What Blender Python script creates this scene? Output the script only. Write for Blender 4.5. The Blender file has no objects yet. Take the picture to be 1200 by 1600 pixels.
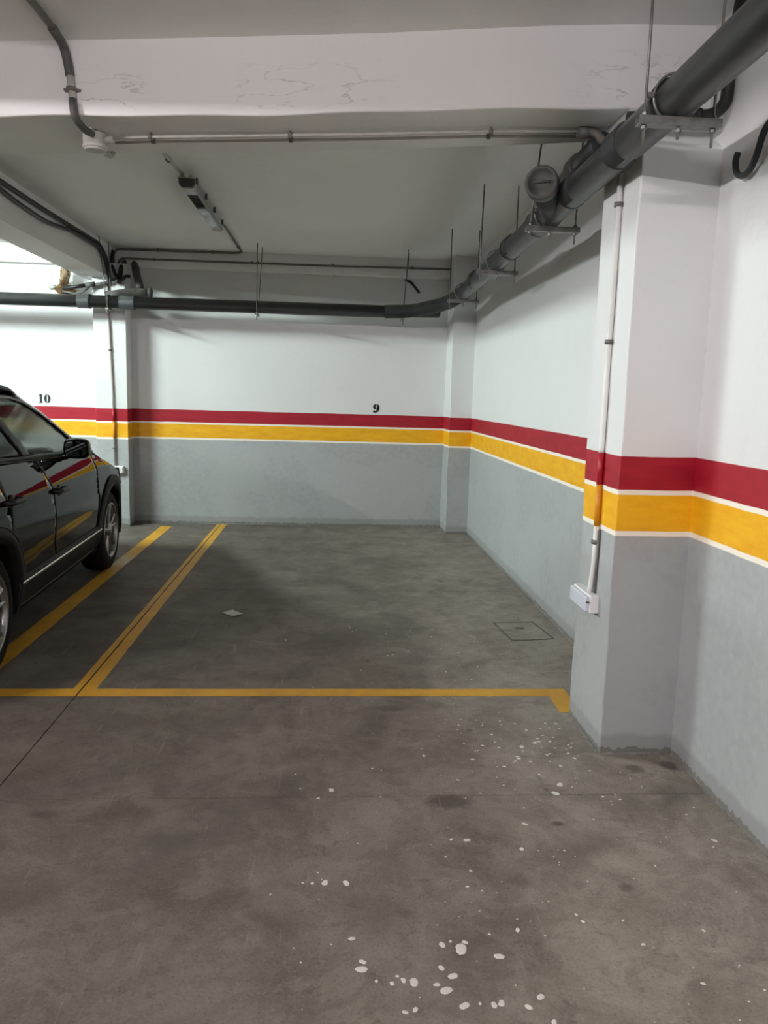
import bpy, bmesh, math, random
from mathutils import Vector, Matrix
from mathutils.geometry import delaunay_2d_cdt

random.seed(7)
scn = bpy.context.scene
COL = scn.collection
PI = math.pi

# ------------------------------------------------------------------ camera
F_PX, VPX, VPY, ROLL, EYE = 1206.0, 516.2, 616.0, 0.017, 1.5
d = Vector(((VPX - 600) / F_PX, (VPY - 800) / F_PX, 1.0)).normalized()      # world +Y seen by the camera
u = Vector((math.sin(ROLL), -math.cos(ROLL), 0.0)); u = (u - d * u.dot(d)).normalized()
r = d.cross(u)
right, up, back = Vector((r.x, d.x, u.x)), -Vector((r.y, d.y, u.y)), -Vector((r.z, d.z, u.z))
cam_data = bpy.data.cameras.new('camera')
cam_data.sensor_fit = 'VERTICAL'; cam_data.sensor_height = 36.0
cam_data.lens = F_PX / 1600.0 * 36.0
cam_data.clip_start = 0.05
cam = bpy.data.objects.new('camera', cam_data); COL.objects.link(cam)
M = Matrix.Identity(4)
for i in range(3):
    M[i][0], M[i][1], M[i][2] = right[i], up[i], back[i]
M[2][3] = EYE
cam.matrix_world = M
scn.camera = cam

# ------------------------------------------------------------------ world and exposure (a closed garage: no sky)
world = bpy.data.worlds.new('world'); scn.world = world; world.use_nodes = True
world.node_tree.nodes['Background'].inputs[0].default_value = (0.0, 0.0, 0.0, 1)
world.node_tree.nodes['Background'].inputs[1].default_value = 0.0
vs = scn.view_settings
vs.view_transform = 'Standard'; vs.look = 'None'; vs.gamma = 1.0; vs.exposure = 0.0; vs.use_curve_mapping = False
scn.cycles.use_denoising = True
scn.cycles.max_bounces = 8; scn.cycles.diffuse_bounces = 4; scn.cycles.transparent_max_bounces = 16
scn.cycles.sample_clamp_indirect = 6.0
scn.cycles.caustics_reflective = False; scn.cycles.caustics_refractive = False

# strength of each lit tube, used by lamp()
LAMPS = {'bay_tube_near': 750.0, 'bay_tube_far': 480.0, 'aisle_tube_left': 740.0, 'aisle_tube_behind': 225.0}
COOL, WARM = (.86, 1.0, .96), (1.0, .93, .94)

# ------------------------------------------------------------------ materials
MATS = {}
def new_mat(name):
    m = bpy.data.materials.new(name); m.use_nodes = True
    MATS[name] = m
    nt = m.node_tree
    return m, nt, nt.nodes['Principled BSDF']

class N:                                   # tiny node helper
    def __init__(s, nt): s.nt = nt
    def new(s, t, **k):
        n = s.nt.nodes.new(t)
        for a, v in k.items(): setattr(n, a, v)
        return n
    def link(s, a, b): s.nt.links.new(a, b)
    def set(s, sock, v):
        if hasattr(v, 'is_output') or isinstance(v, bpy.types.NodeSocket): s.link(v, sock)
        else: sock.default_value = v
    def math(s, op, a, b=None, c=None, clamp=False):
        n = s.new('ShaderNodeMath', operation=op); n.use_clamp = clamp
        s.set(n.inputs[0], a)
        if b is not None: s.set(n.inputs[1], b)
        if c is not None: s.set(n.inputs[2], c)
        return n.outputs[0]
    def pos(s): return s.new('ShaderNodeNewGeometry').outputs['Position']
    def sep(s, v):
        n = s.new('ShaderNodeSeparateXYZ'); s.link(v, n.inputs[0]); return n.outputs
    def mapping(s, v, scale=(1, 1, 1), loc=(0, 0, 0), rot=(0, 0, 0)):
        n = s.new('ShaderNodeMapping'); s.link(v, n.inputs[0])
        n.inputs['Scale'].default_value = scale; n.inputs['Location'].default_value = loc; n.inputs['Rotation'].default_value = rot
        return n.outputs[0]
    def noise(s, v, scale, detail=4, rough=.55, dist=0.0):
        n = s.new('ShaderNodeTexNoise'); s.link(v, n.inputs['Vector'])
        n.inputs['Scale'].default_value = scale; n.inputs['Detail'].default_value = detail
        n.inputs['Roughness'].default_value = rough; n.inputs['Distortion'].default_value = dist
        return n.outputs['Fac']
    def voronoi(s, v, scale, feature='F1', rnd=1.0):
        n = s.new('ShaderNodeTexVoronoi', feature=feature); s.link(v, n.inputs['Vector'])
        n.inputs['Scale'].default_value = scale; n.inputs['Randomness'].default_value = rnd
        return n.outputs['Distance']
    def ramp(s, f, lo, hi, a=0.0, b=1.0):
        n = s.new('ShaderNodeMapRange'); n.clamp = True
        s.set(n.inputs[0], f); n.inputs[1].default_value = lo; n.inputs[2].default_value = hi
        n.inputs[3].default_value = a; n.inputs[4].default_value = b
        return n.outputs[0]
    def mix(s, f, a, b, mode='MIX'):
        n = s.new('ShaderNodeMix', data_type='RGBA', blend_type=mode)
        s.set(n.inputs[0], f)
        for sock, v in ((n.inputs[6], a), (n.inputs[7], b)):
            s.set(sock, v if not isinstance(v, tuple) else (v + (1,) if len(v) == 3 else v))
        return n.outputs[2]
    def bump(s, h, strength, dist=.01):
        n = s.new('ShaderNodeBump'); s.set(n.inputs['Height'], h)
        n.inputs['Strength'].default_value = strength; n.inputs['Distance'].default_value = dist
        return n.outputs[0]

def plain(name, col, rough=.5, metal=0.0, coat=0.0, var=.12, vscale=9.0, spec=.5, bump=0.0, dust=None):
    m, nt, b = new_mat(name); n = N(nt)
    p = n.pos()
    f = n.noise(p, vscale, 5)
    lo = tuple(c * (1 - var) for c in col); hi = tuple(min(1, c * (1 + var)) for c in col)
    c = n.mix(n.ramp(f, .3, .7), lo, hi)
    if dust:
        up_ = n.sep(n.new('ShaderNodeNewGeometry').outputs['Normal'])[2]
        g = n.math('MULTIPLY', n.ramp(up_, .25, .9), n.ramp(n.noise(p, 14, 6), .3, .65))
        c = n.mix(g, c, dust)
    n.link(c, b.inputs['Base Color'])
    b.inputs['Roughness'].default_value = rough; b.inputs['Metallic'].default_value = metal
    b.inputs['Coat Weight'].default_value = coat; b.inputs['Coat Roughness'].default_value = .03
    b.inputs['Specular IOR Level'].default_value = spec
    if bump: n.link(n.bump(n.noise(p, 60, 4), bump, .004), b.inputs['Normal'])
    return m

WHITE, GREY = (.72, .728, .728), (.365, .382, .386)
RED, YEL, CREAM = (.300, .004, .016), (.76, .36, .004), (.86, .80, .70)
Z_RED, Z_MID, Z_MID2, Z_YEL, Z_GREY = 1.284, 1.147, 1.127, .976, .955
def wall_paint(name, flake=False, bands=True, white=WHITE):
    m, nt, b = new_mat(name); n = N(nt)
    p = n.pos(); x, y, z = n.sep(p)
    big = n.noise(p, .9, 4); fine = n.noise(p, 22, 5)
    wt = white
    white = n.mix(n.ramp(big, .35, .68), tuple(v * .955 for v in wt), wt)
    roller = n.noise(n.mapping(p, (7, 7, .8)), 1.3, 5, .6)
    white = n.mix(n.ramp(roller, .55, .75, 0, .10), white, tuple(v * .85 for v in wt))
    scuff = n.ramp(n.noise(n.mapping(p, (1.5, 1.5, 2.2), (3, 1, 5)), 2.4, 7, .65), .62, .74, 0, .18)
    white = n.mix(scuff, white, tuple(v * .68 for v in wt))
    col = white
    if bands:
        patch = n.noise(n.mapping(p, (1.1, 1.1, 1.6), (7, 2, 1)), 1.5, 1, .4, .2)
        grey = n.mix(n.ramp(patch, .47, .52), (.338, .354, .358), GREY)
        grey = n.mix(n.ramp(fine, .35, .7), grey, (.385, .402, .406))
        wob = n.math('MULTIPLY_ADD', n.noise(n.mapping(p, (1, 1, .2)), 5, 3), .008, n.math('ADD', z, -.004))
        skirt = n.math('ADD', wob, n.math('MULTIPLY', n.noise(p, 11, 5), .05))
        grey = n.mix(n.ramp(skirt, .10, .125), (.290, .298, .298), grey)
        chip = n.ramp(n.math('ADD', z, n.math('MULTIPLY', n.noise(p, 42, 4), -.055)), -.004, .0)
        grey = n.mix(chip, (.17, .165, .15), grey)
        redc = n.mix(n.ramp(n.noise(n.mapping(p, (1, 1, 5)), 5, 5), .35, .75), RED, (.385, .010, .026))
        yelc = n.mix(n.ramp(n.noise(n.mapping(p, (1, 1, 3)), 7, 5), .35, .75), YEL, (.86, .47, .012))
        def gt(v, fx): return n.ramp(v, fx - .0012, fx + .0012)
        col = n.mix(gt(wob, Z_GREY), grey, CREAM)
        col = n.mix(gt(wob, Z_YEL), col, yelc)
        col = n.mix(gt(wob, Z_MID2), col, CREAM)
        col = n.mix(gt(wob, Z_MID), col, redc)
        col = n.mix(gt(wob, Z_RED), col, white)
    if flake:                              # hair cracks and lifted paint low on the beam's face
        area = n.math('MULTIPLY', n.ramp(z, 2.68, 2.72), n.ramp(z, 2.90, 2.80))
        area = n.math('MULTIPLY', area, n.ramp(n.noise(n.mapping(p, (1, 0, 1.5), (4, 0, 0)), 1.4, 2), .50, .60))
        cr = n.new('ShaderNodeTexNoise'); n.link(n.mapping(p, (2.2, 2.2, 9)), cr.inputs['Vector'])
        cr.inputs['Scale'].default_value = 1.6; cr.inputs['Detail'].default_value = 7
        line = n.ramp(n.math('ABSOLUTE', n.math('SUBTRACT', cr.outputs['Fac'], .5)), .004, .012, 1, 0)
        k = n.math('MULTIPLY', area, line)
        col = n.mix(n.math('MULTIPLY', k, .55), col, (.42, .40, .38))
    n.link(col, b.inputs['Base Color'])
    b.inputs['Roughness'].default_value = .55; b.inputs['Specular IOR Level'].default_value = .35
    h = n.math('ADD', n.math('MULTIPLY', n.noise(p, 3.0, 5), 1.0), n.math('MULTIPLY', fine, .22))
    n.link(n.bump(h, .35, .02), b.inputs['Normal'])
    return m
wall_paint('wall_paint'); wall_paint('beam_paint', flake=True, bands=False, white=(.84, .84, .835)); wall_paint('ceiling_paint', bands=False, white=(.86, .86, .85))

def concrete(name):
    m, nt, b = new_mat(name); n = N(nt)
    p = n.pos(); x, y, z = n.sep(p)
    flat = n.mapping(p, (1, 1, 0))
    a = n.noise(flat, .8, 6, .6, .3); c2 = n.noise(flat, 3.2, 8, .68, .5); c3 = n.noise(flat, 11, 6, .7); g = n.noise(flat, 110, 3, .6)
    col = n.mix(n.ramp(c2, .30, .70), (.118, .103, .086), (.262, .240, .208))
    col = n.mix(n.ramp(a, .38, .62, 0, .4), col, (.176, .152, .128))
    pat = n.noise(flat, 4.2, 7, .62, .9); pat2 = n.noise(n.mapping(flat, (1, 1, 0), (5, 9, 0)), 9.0, 6, .6, .6)
    col = n.mix(n.ramp(pat, .52, .555, 0, .30), col, (.285, .262, .228))          # worn skin of the slab, sharp-edged
    col = n.mix(n.ramp(pat2, .545, .575, 0, .28), col, (.108, .096, .080))
    col = n.mix(n.ramp(c3, .50, .72, 0, .38), col, (.285, .262, .228))
    col = n.mix(n.ramp(n.noise(flat, 6.5, 8, .75, 1.2), .58, .68, 0, .6), col, (.092, .082, .069))     # oily blots
    col = n.mix(n.ramp(g, .56, .72, 0, .40), col, (.33, .31, .28))
    col = n.mix(n.ramp(g, .44, .30, 0, .50), col, (.075, .068, .058))
    lane_shade = n.ramp(n.math('ADD', x, n.math('MULTIPLY', n.noise(flat, 1.1, 5, .6), 1.6)), 0.2, 1.9)  # lane dirt, plus dimmer light on the left and brighter right in the colour
    col = n.mix(1.0, col, n.mix(lane_shade, (.66, .645, .63), (1.20, 1.18, 1.16)), 'MULTIPLY')
    def spot(cx, cy, rad, amt, col, sx=1.0):
        dx = n.math('MULTIPLY', n.math('SUBTRACT', x, cx), 1 / sx); dy = n.math('SUBTRACT', y, cy)
        rr = n.math('SQRT', n.math('ADD', n.math('MULTIPLY', dx, dx), n.math('MULTIPLY', dy, dy)))
        rr = n.math('ADD', rr, n.math('MULTIPLY', n.math('SUBTRACT', n.noise(flat, 14, 5, .7), .5), rad * 1.6))
        return n.mix(n.math('MULTIPLY', n.ramp(rr, rad * .45, rad, 1, 0), amt), col, (.062, .055, .046))
    for cx, cy, rad, amt, sx in ((.47, 2.68, .075, .75, 1.3), (.84, 2.52, .020, .8, 1.3), (-.98, 2.62, .035, .6, 2), (.30, 3.55, .05, .5, 2), (.66, 3.3, .02, .7, 1), (.95, 2.15, .03, .6, 1), (1.28, 2.93, .05, .7, 1), (1.44, 2.95, .05, .8, 1), (.15, 2.05, .12, .3, 1)):
        col = spot(cx, cy, rad, amt, col, sx)
    # tyre dirt and drips in the bay, darkened further to deepen the car's shadow
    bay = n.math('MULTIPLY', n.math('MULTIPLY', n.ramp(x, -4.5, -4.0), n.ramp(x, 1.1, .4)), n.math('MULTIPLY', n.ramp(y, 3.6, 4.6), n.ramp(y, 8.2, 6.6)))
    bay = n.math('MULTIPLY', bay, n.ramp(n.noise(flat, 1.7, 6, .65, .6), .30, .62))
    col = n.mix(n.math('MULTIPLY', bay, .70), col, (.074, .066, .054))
    # tyre sweeps: arcs around two turning centres, broken up by noise
    def arc(cx, cy, rad, wid, amt, col):
        dx = n.math('SUBTRACT', x, cx); dy = n.math('SUBTRACT', y, cy)
        rr = n.math('SQRT', n.math('ADD', n.math('MULTIPLY', dx, dx), n.math('MULTIPLY', dy, dy)))
        k = n.ramp(n.math('ABSOLUTE', n.math('SUBTRACT', rr, rad)), wid * .4, wid, 1, 0)
        k = n.math('MULTIPLY', k, n.ramp(n.noise(flat, 2.3, 5, .7), .42, .62))
        return n.mix(n.math('MULTIPLY', k, amt), col, (.085, .077, .068))
    col = arc(-2.2, 4.6, 2.75, .13, .75, col); col = arc(-2.2, 4.6, 2.15, .10, .5, col)
    col = arc(3.4, -.4, 3.75, .11, .55, col); col = arc(3.4, -.4, 2.95, .14, .45, col); col = arc(-3.5, 1.0, 3.5, .12, .45, col)
    # scratches
    sc = n.noise(n.mapping(flat, (30, 1.4, 0), (0, 0, 0), (0, 0, .5)), 1.6, 4, .6)
    col = n.mix(n.ramp(sc, .64, .70, 0, .22), col, (.34, .32, .29))
    vo = n.voronoi(n.mapping(flat, (1, 1, 0), (.4, .2, 0)), 2.1)
    col = n.mix(n.ramp(vo, .035, .02, 0, .7), col, (.06, .055, .05))
    n.link(col, b.inputs['Base Color'])
    n.link(n.ramp(c2, .3, .7, .62, .48), b.inputs['Roughness'])
    b.inputs['Specular IOR Level'].default_value = .22
    h = n.math('ADD', n.math('MULTIPLY', c3, .5), n.math('MULTIPLY', g, .35))
    n.link(n.bump(h, .28, .006), b.inputs['Normal'])
    return m
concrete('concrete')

def line_paint(name, base, worn):
    m, nt, b = new_mat(name); n = N(nt)
    p = n.mapping(n.pos(), (1, 1, 0))
    c = n.mix(n.ramp(n.noise(p, 5, 6, .6), .38, .68), base, tuple(v * .78 for v in base))
    c = n.mix(n.ramp(n.noise(p, 19, 7, .72), .58, .72, 0, .75), c, worn)
    c = n.mix(n.ramp(n.noise(p, 90, 3, .6), .62, .75, 0, .6), c, (.11, .10, .085))
    n.link(c, b.inputs['Base Color']); b.inputs['Roughness'].default_value = .5
    return m
line_paint('yellow_line', (.62, .33, .022), (.30, .22, .10))
line_paint('pale_line', (.56, .45, .22), (.36, .31, .20))
line_paint('splash_paint', (.70, .68, .63), (.45, .42, .38))

plain('pvc_pipe', (.026, .029, .030), .38, var=.22, vscale=6, dust=(.085, .08, .072))
plain('pvc_coupling', (.028, .031, .032), .60, var=.15, spec=.3, dust=(.095, .09, .08))
plain('rubber_seal', (.008, .008, .008), .7)
plain('dirty_pipe', (.05, .048, .044), .6, var=.35, vscale=12, dust=(.18, .165, .14), bump=.15)
plain('galvanised', (.20, .198, .19), .45, metal=.6, var=.25, vscale=25)
plain('rod_steel', (.20, .195, .185), .5, metal=.6, var=.25, vscale=30)
plain('conduit_grey', (.40, .385, .355), .5, var=.12)
plain('conduit_dark', (.14, .135, .12), .5, var=.2)
plain('conduit_white', (.74, .74, .72), .45, var=.06)
plain('flex_conduit', (.085, .083, .080), .55, var=.2, vscale=30)
plain('black_cable', (.012, .012, .012), .45, var=.2)
plain('box_plastic', (.50, .49, .46), .5, var=.06)
plain('white_plastic', (.78, .78, .78), .4, var=.03)
plain('lens_plastic', (.62, .66, .74), .25, var=.03)
plain('pale_print', (.52, .62, .60), .5, var=.05)
plain('dark_plastic', (.05, .048, .045), .5)
plain('lamp_housing', (.42, .42, .40), .5, var=.06)
plain('lamp_tray', (.80, .80, .78), .4, var=.03)
plain('foam', (.13, .070, .028), .9, var=.45, vscale=22, bump=.6)
plain('foam_pale', (.26, .19, .115), .9, var=.25, vscale=22, bump=.5)
plain('hook_rubber', (.022, .026, .030), .55, var=.2)
plain('paper', (.52, .50, .47), .8, var=.22, vscale=40)
plain('number_paint', (.008, .008, .008), .6, var=.1)
plain('joint_dark', (.045, .042, .038), .9)
plain('cover_frame', (.13, .125, .112), .55, metal=.3, var=.3, vscale=30)
plain('car_paint', (.0045, .0047, .0052), .035, var=.03, spec=.28)
plain('car_gloss_black', (.0045, .0045, .0047), .16, var=.02, spec=.28)
plain('car_satin_black', (.010, .010, .0105), .38, var=.05, spec=.3)
plain('car_cladding', (.009, .009, .0095), .55, var=.12, vscale=60, spec=.2)
plain('car_cladding_edge', (.035, .035, .036), .42, var=.05)
plain('car_chrome', (.62, .62, .61), .18, metal=1.0, var=.04)
plain('car_satin', (.30, .30, .30), .35, metal=.8, var=.04)
plain('tyre', (.008, .008, .008), .75, var=.2, vscale=40, spec=.2)
plain('rim', (.33, .33, .33), .28, metal=.9, var=.06)
plain('rim_dark', (.012, .012, .012), .4, var=.1)
plain('brake_disc', (.16, .155, .15), .4, metal=.9, var=.1)
plain('car_interior', (.010, .010, .010), .85, var=.2, spec=.15)
plain('seat_fabric', (.030, .030, .032), .85, var=.25, vscale=30)
plain('mirror_glass', (.10, .115, .12), .03, metal=1.0, var=.0)
plain('red_lens', (.22, .004, .004), .12, coat=1.0, var=.05)
plain('clear_lens', (.55, .56, .57), .08, coat=1.0, var=.05)

def glass(name, tint, refl=1.0):
    m, nt, b = new_mat(name); n = N(nt)
    nt.nodes.remove(b)
    out = nt.nodes['Material Output']
    t = n.new('ShaderNodeBsdfTransparent'); t.inputs[0].default_value = tint + (1,)
    g = n.new('ShaderNodeBsdfGlossy'); g.inputs['Roughness'].default_value = .02
    fr = n.new('ShaderNodeFresnel'); fr.inputs['IOR'].default_value = 1.5
    tex = n.noise(n.pos(), 3, 2)
    mx = n.new('ShaderNodeMixShader'); n.link(n.math('MULTIPLY', fr.outputs[0], n.ramp(tex, 0, 1, refl * .95, refl)), mx.inputs[0])
    n.link(t.outputs[0], mx.inputs[1]); n.link(g.outputs[0], mx.inputs[2]); n.link(mx.outputs[0], out.inputs[0])
    return m
glass('car_glass', (.74, .79, .765), .7); glass('privacy_glass', (.36, .40, .385), .7); glass('lamp_diffuser', (.74, .75, .75), 1.3)

def emitter(name, col, strength):
    m, nt, b = new_mat(name); n = N(nt)
    nt.nodes.remove(b)
    e = n.new('ShaderNodeEmission'); e.inputs[1].default_value = strength
    c = n.mix(n.ramp(n.noise(n.pos(), 2, 2), .3, .7), tuple(v * .99 for v in col), col)
    n.link(c, e.inputs[0]); n.link(e.outputs[0], nt.nodes['Material Output'].inputs[0])
    return m
for _k, _v in LAMPS.items(): emitter(_k, COOL if _k.startswith('bay') else WARM, _v)

# ------------------------------------------------------------------ object helpers
WLOC = {}
def set_props(o, label=None, cat=None, group=None, kind=None):
    if label: o['label'] = label
    if cat: o['category'] = cat
    if group: o['group'] = group
    if kind: o['kind'] = kind
    return o
def thing(name, loc, label, cat, group=None, kind=None, rotz=0.0):
    o = bpy.data.objects.new(name, None); COL.objects.link(o)
    o.empty_display_size = .1
    o.location = loc; o.rotation_euler = (0, 0, rotz); WLOC[o.name] = Vector(loc) if rotz == 0 else Vector((0, 0, 0))
    return set_props(o, label, cat, group, kind)

class MB:
    def __init__(s): s.v = []; s.f = []; s.smooth = []
    def add(s, vs, fs, sm=False):
        o = len(s.v); s.v += [Vector(v) for v in vs]
        s.f += [tuple(i + o for i in f) for f in fs]; s.smooth += [sm] * len(fs); return s
    def box(s, x0, x1, y0, y1, z0, z1):
        v = [(x, y, z) for z in (z0, z1) for y in (y0, y1) for x in (x0, x1)]
        return s.add(v, [(0, 2, 3, 1), (4, 5, 7, 6), (0, 1, 5, 4), (2, 6, 7, 3), (0, 4, 6, 2), (1, 3, 7, 5)])
    def prism(s, poly, axis, a, b, sm=False):            # polygon in the two other axes, extruded along axis
        n = len(poly)
        def P(q, t): return {0: (t, q[0], q[1]), 1: (q[0], t, q[1]), 2: (q[0], q[1], t)}[axis]
        v = [P(q, a) for q in poly] + [P(q, b) for q in poly]
        return s.add(v, [tuple(range(n))[::-1], tuple(range(n, 2 * n))] + [(i, (i + 1) % n, n + (i + 1) % n, n + i) for i in range(n)], sm)
    def tube(s, pts, r, n=12, caps=True, sm=True):
        pts = [Vector(p) for p in pts]; m = len(pts)
        rad = r if isinstance(r, (list, tuple)) else [r] * m
        tg = []
        for i in range(m):
            a = pts[max(0, i - 1)]; b = pts[min(m - 1, i + 1)]; tg.append((b - a).normalized())
        ref = Vector((0, 0, 1)) if abs(tg[0].z) < .9 else Vector((1, 0, 0))
        nx = tg[0].cross(ref).normalized()
        vs, fs = [], []
        for i in range(m):
            if i:
                nx = (nx - tg[i] * nx.dot(tg[i])).normalized()
            ny = tg[i].cross(nx)
            for k in range(n):
                a = 2 * PI * k / n
                vs.append(pts[i] + (nx * math.cos(a) + ny * math.sin(a)) * rad[i])
        for i in range(m - 1):
            for k in range(n):
                k2 = (k + 1) % n
                fs.append((i * n + k, i * n + k2, (i + 1) * n + k2, (i + 1) * n + k))
        s.add(vs, fs, sm)
        if caps:
            o = len(s.v) - len(vs)
            s.f += [tuple(o + k for k in range(n))[::-1], tuple(o + (m - 1) * n + k for k in range(n))]; s.smooth += [False, False]
        return s
    def lathe(s, prof, center, axis, n=32, sm=True, closed=False):   # prof: (radius, offset along axis)
        axis = Vector(axis).normalized(); c = Vector(center)
        ref = Vector((0, 0, 1)) if abs(axis.z) < .9 else Vector((1, 0, 0))
        ex = axis.cross(ref).normalized(); ey = axis.cross(ex)
        vs, fs = [], []; m = len(prof)
        for (rr, t) in prof:
            for k in range(n):
                a = 2 * PI * k / n
                vs.append(c + axis * t + (ex * math.cos(a) + ey * math.sin(a)) * rr)
        rng = range(m) if closed else range(m - 1)
        for i in rng:
            j = (i + 1) % m
            for k in range(n):
                k2 = (k + 1) % n
                fs.append((i * n + k, i * n + k2, j * n + k2, j * n + k))
        s.add(vs, fs, sm)
        if not closed:
            o = len(s.v) - len(vs)
            s.f += [tuple(o + k for k in range(n))[::-1], tuple(o + (m - 1) * n + k for k in range(n))]; s.smooth += [False, False]
        return s
    def grid(s, rows, sm=True, wrap=False):
        m, n = len(rows), len(rows[0])
        fs = [(i * n + k, i * n + (k + 1) % n, (i + 1) * n + (k + 1) % n, (i + 1) * n + k) for i in range(m - 1) for k in range(n if wrap else n - 1)]
        return s.add([p for row in rows for p in row], fs, sm)
    def mesh(s, name, mat, origin):
        me = bpy.data.meshes.new(name)
        me.from_pydata([tuple(v - origin) for v in s.v], [], s.f)
        me.polygons.foreach_set('use_smooth', s.smooth)
        bm = bmesh.new(); bm.from_mesh(me); bmesh.ops.recalc_face_normals(bm, faces=bm.faces); bm.to_mesh(me); bm.free()
        me.materials.append(MATS[mat]); me.update()
        return me
    def build(s, name, mat, parent=None, label=None, cat=None, group=None, kind=None, bevel=0.0, local=False, seg=2, solid=0.0):
        pw = Vector((0, 0, 0)) if (parent is None or local) else WLOC[parent.name]
        lo = Vector([min(v[i] for v in s.v) for i in range(3)]); hi = Vector([max(v[i] for v in s.v) for i in range(3)])
        c = (lo + hi) / 2; c.z = lo.z
        if local and parent is not None and parent.type == 'MESH': base = WLOC[parent.name]
        else: base = pw
        o = bpy.data.objects.new(name, s.mesh(name, mat, c)); COL.objects.link(o)
        o.parent = parent; o.location = c - base; WLOC[o.name] = c
        if bevel:
            b = o.modifiers.new('bevel', 'BEVEL'); b.width = bevel; b.segments = seg; b.limit_method = 'ANGLE'; b.angle_limit = .6
        if solid:
            b = o.modifiers.new('thickness', 'SOLIDIFY'); b.thickness = solid; b.offset = -1
        return set_props(o, label, cat, group, kind)

def fillet(pts, r, n=6):
    pts = [Vector(p) for p in pts]; out = [pts[0]]
    for i in range(1, len(pts) - 1):
        a, b, c = pts[i - 1], pts[i], pts[i + 1]
        rr = min(r, (a - b).length * .48, (c - b).length * .48)
        p0 = b + (a - b).normalized() * rr; p2 = b + (c - b).normalized() * rr
        for k in range(n + 1):
            t = k / n; out.append(p0 * (1 - t) ** 2 + b * 2 * t * (1 - t) + p2 * t * t)
    out.append(pts[-1]); return out
def lerp(tab, x):
    if x <= tab[0][0]: return tab[0][1]
    for (a, va), (b, vb) in zip(tab, tab[1:]):
        if x <= b: return va + (vb - va) * (x - a) / (b - a)
    return tab[-1][1]
def copy_tree(o, parent=None):
    c = o.copy(); COL.objects.link(c); c.parent = parent
    for ch in list(o.children):
        if ch is not c: copy_tree(ch, c)
    return c

# ------------------------------------------------------------------ the setting
Y_BACK, X_RIGHT, X_RIGHT_FAR, Z_CEIL = 8.804, 1.497, 1.541, 2.98
X_LEFT, Y_FRONT = -13.0, -13.5
floor = thing('floor', (0, 0, 0), 'worn grey concrete garage floor of sawn slabs with yellow lines', 'floor', kind='structure')
MB().box(X_LEFT - .2, 1.8, Y_FRONT - .2, Y_BACK + .2, -.12, -.012).build('slab_bed', 'joint_dark', floor)
XJ = [X_LEFT - .2, -9.62, -6.82, -4.02, -1.222, 1.8]; YJ = [Y_FRONT - .2, -9.56, -6.48, -3.44, -.36, 2.72, 5.83, Y_BACK + .2]
G = .0028
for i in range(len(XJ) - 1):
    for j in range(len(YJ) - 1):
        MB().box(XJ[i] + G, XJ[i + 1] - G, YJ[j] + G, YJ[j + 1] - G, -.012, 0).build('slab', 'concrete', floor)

MB().box(X_LEFT - .2, 1.8, Y_FRONT - .2, Y_BACK + .2, Z_CEIL, Z_CEIL + .15).build('ceiling', 'ceiling_paint', label='flat white painted concrete ceiling', cat='ceiling', kind='structure')
wall_back = MB().box(X_LEFT - .2, 1.8, Y_BACK, Y_BACK + .2, 0, Z_CEIL).build('wall_back', 'wall_paint', label='back wall, white over red and yellow bands and grey, numbered bays', cat='wall', kind='structure')
MB().box(X_RIGHT, 1.8, Y_FRONT, 3.27, 0, Z_CEIL).box(X_RIGHT_FAR, 1.8, 3.27, Y_BACK, 0, Z_CEIL).build('wall_right', 'wall_paint', label='right-hand side wall, white with red and yellow bands above grey', cat='wall', kind='structure')
MB().box(X_LEFT - .2, X_LEFT, Y_FRONT, Y_BACK, 0, Z_CEIL).build('wall_left', 'wall_paint', label='far left wall beyond the parked car', cat='wall', kind='structure')
MB().box(X_LEFT, X_RIGHT, Y_FRONT - .2, Y_FRONT, 0, Z_CEIL).build('wall_front', 'wall_paint', label='wall behind the viewer across the drive aisle', cat='wall', kind='structure')

def column(name, x0, x1, y0, y1, label, z1=Z_CEIL, haunch=0.0):
    # banded pillar with slightly wavy plaster edges
    m = MB(); rows = []
    for k in range(25):
        z = z1 * k / 24; w = lambda q: .0022 * math.sin(z * 5.1 + q) + .0014 * math.sin(z * 13 + 2 * q)
        yh = y0 + haunch * min(1, max(0, (z - 2.48) / .16))      # set back under the beam
        rows.append([(x0 + w(1), yh + w(2), z), (x1, yh + w(3), z), (x1, y1, z), (x0 + w(4), y1, z)])
    m.grid(rows, False, True)
    return m.build(name, 'wall_paint', label=label, cat='pillar', kind='structure', bevel=.006)
column('pillar', 1.179, X_RIGHT + .02, 3.059, 3.479, 'large near pillar on the right wall with conduit and white box', haunch=.205)
column('pillar', 1.297, X_RIGHT_FAR + .01, 8.384, Y_BACK + .01, 'plain narrow pilaster in the far right corner')
column('pillar', -2.515, -2.175, 8.558, Y_BACK + .01, 'banded pilaster on the back wall between bays 9 and 10', 2.795)
column('pillar', -6.1, -5.7, 8.558, Y_BACK + .01, 'banded pilaster on the back wall far left of the car')

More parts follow.
